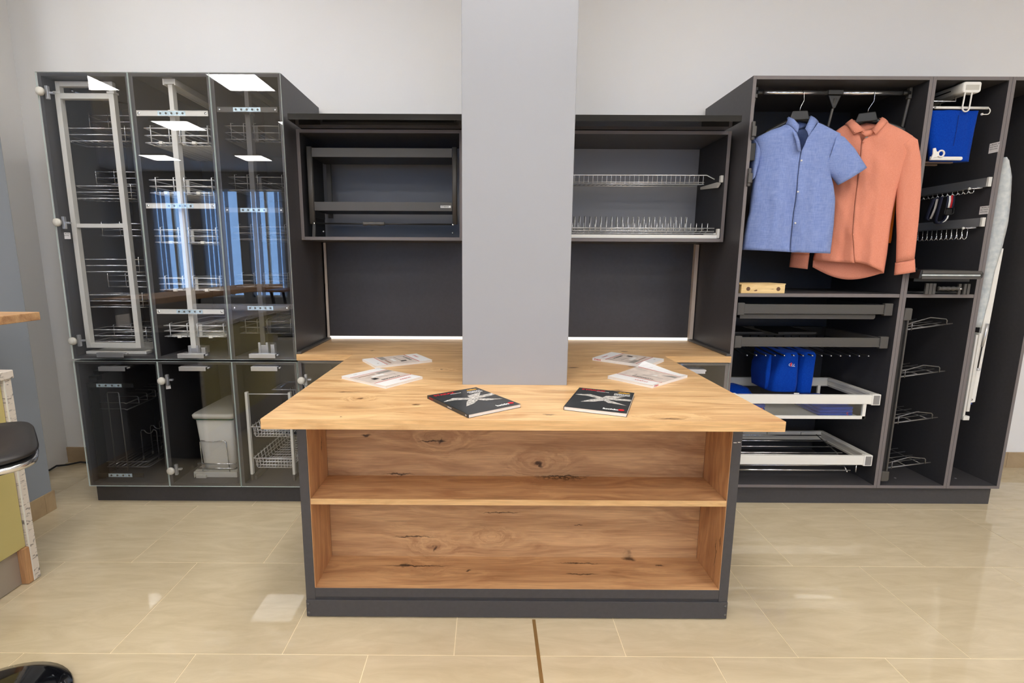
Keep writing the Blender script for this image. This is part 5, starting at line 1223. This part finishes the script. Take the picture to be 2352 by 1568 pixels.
# ================================================================== LEFT FOREGROUND
t = E('kitchen_counter', 'olive yellow kitchen counter with mottled white top and side at the left picture edge', 'kitchen counter', (-2.2, 1.4, 0))
box('worktop', (-3.05, -1.977, .2, 2.02, .906, .942), 'marble', t, .004)
box('end_panel', (-3.05, -1.986, 1.983, 2.013, .004, .9055), 'marble', t, .001)
box('edge_strip', (-1.990, -1.9845, 1.980, 1.9835, .004, .9055), 'white', t, 0)
for y0, y1 in ((1.39, 1.98), (.79, 1.386)):
    box('door', (-2.03, -2.0, y0, y1, .166, .898), 'olive', t, .002)
box('carcass', (-3.03, -2.031, .25, 1.98, .165, .9055), 'gplast', t, 0)
box('reflection_darkener', (-3.045, -1.992, 2.0133, 2.016, .004, .9055), 'dkmetal2', t, 0)  # unseen dark sheet added to darken the mirror image in the glass doors
box('kickboard', (-2.035, -2.018, .25, 1.972, .004, .155), 'steel', t, 0)
box('inner_side', (-2.017, -1.987, 1.955, 1.9825, .004, .164), 'oakz', t, 0)
box('bar_support', (-2.44, -2.3, 1.5, 2.0, .9422, 1.116), 'gplast', t)
box('bar_top', (-2.447, -2.086, .3, 2.30, 1.1165, 1.154), 'oakx2', t, .003)
t = E('bar_stool', 'black bar stool with chrome seat rim and round gloss base at the lower left', 'bar stool', (-1.60, 1.31, 0))
def sq(c, h, n_, z, N_=48):
    out = []; q = math.sqrt(.5)
    for j in range(N_):
        a = 2 * PI * j / N_; c_, s_ = math.cos(a), math.sin(a)
        x = h * math.copysign(abs(c_) ** (2 / n_), c_); y = h * math.copysign(abs(s_) ** (2 / n_), s_)
        out.append((c[0] + (x - y) * q, c[1] + (x + y) * q, z))
    return out
sc_ = (-1.565, 1.325); sz = .86
O('seat', MB().loft([sq(sc_, .19, 4, sz - .024), sq(sc_, .214, 5, sz - .016), sq(sc_, .222, 5.5, sz - .006), sq(sc_, .218, 5.5, sz), sq(sc_, .185, 4, sz - .001), sq(sc_, .165, 3, sz - .003), sq(sc_, .14, 2.4, sz - .012), sq(sc_, .05, 2.2, sz - .018)]), 'bsat', t)
O('seat_rim', MB().loft([sq(sc_, .18, 4, sz - .043), sq(sc_, .216, 5.5, sz - .043), sq(sc_, .220, 5.5, sz - .026), sq(sc_, .214, 5, sz - .0245), sq(sc_, .18, 4, sz - .0245)]), 'chrome', t)
O('seat_pan', MB().box(sc_[0] - .11, sc_[0] + .11, sc_[1] - .11, sc_[1] + .11, sz - .075, sz - .044), 'bplast', t)
O('column', MB().lathe([(.03, .03), (.03, .4), (.022, .4), (.022, .786)], (-1.55, 1.31, 0), 20), 'chrome', t)
O('base', MB().lathe([(.218, 0), (.226, .006), (.222, .014), (.18, .03), (.08, .044), (.03, .052)], (-1.545, 1.303, 0), 48), 'bgloss', t)

# lettering becomes plain mesh
bpy.context.view_layer.update()
dg = bpy.context.evaluated_depsgraph_get()
for o in TEXTS:
    me = bpy.data.meshes.new_from_object(o.evaluated_get(dg), preserve_all_data_layers=False, depsgraph=dg)
    n = bpy.data.objects.new(o.name.split('.')[0], me); COL.objects.link(n); n.parent = o.parent
    n.matrix_parent_inverse = o.matrix_parent_inverse; n.matrix_local = o.matrix_local
    c = o.data; nm_ = o.name; bpy.data.objects.remove(o); bpy.data.curves.remove(c)
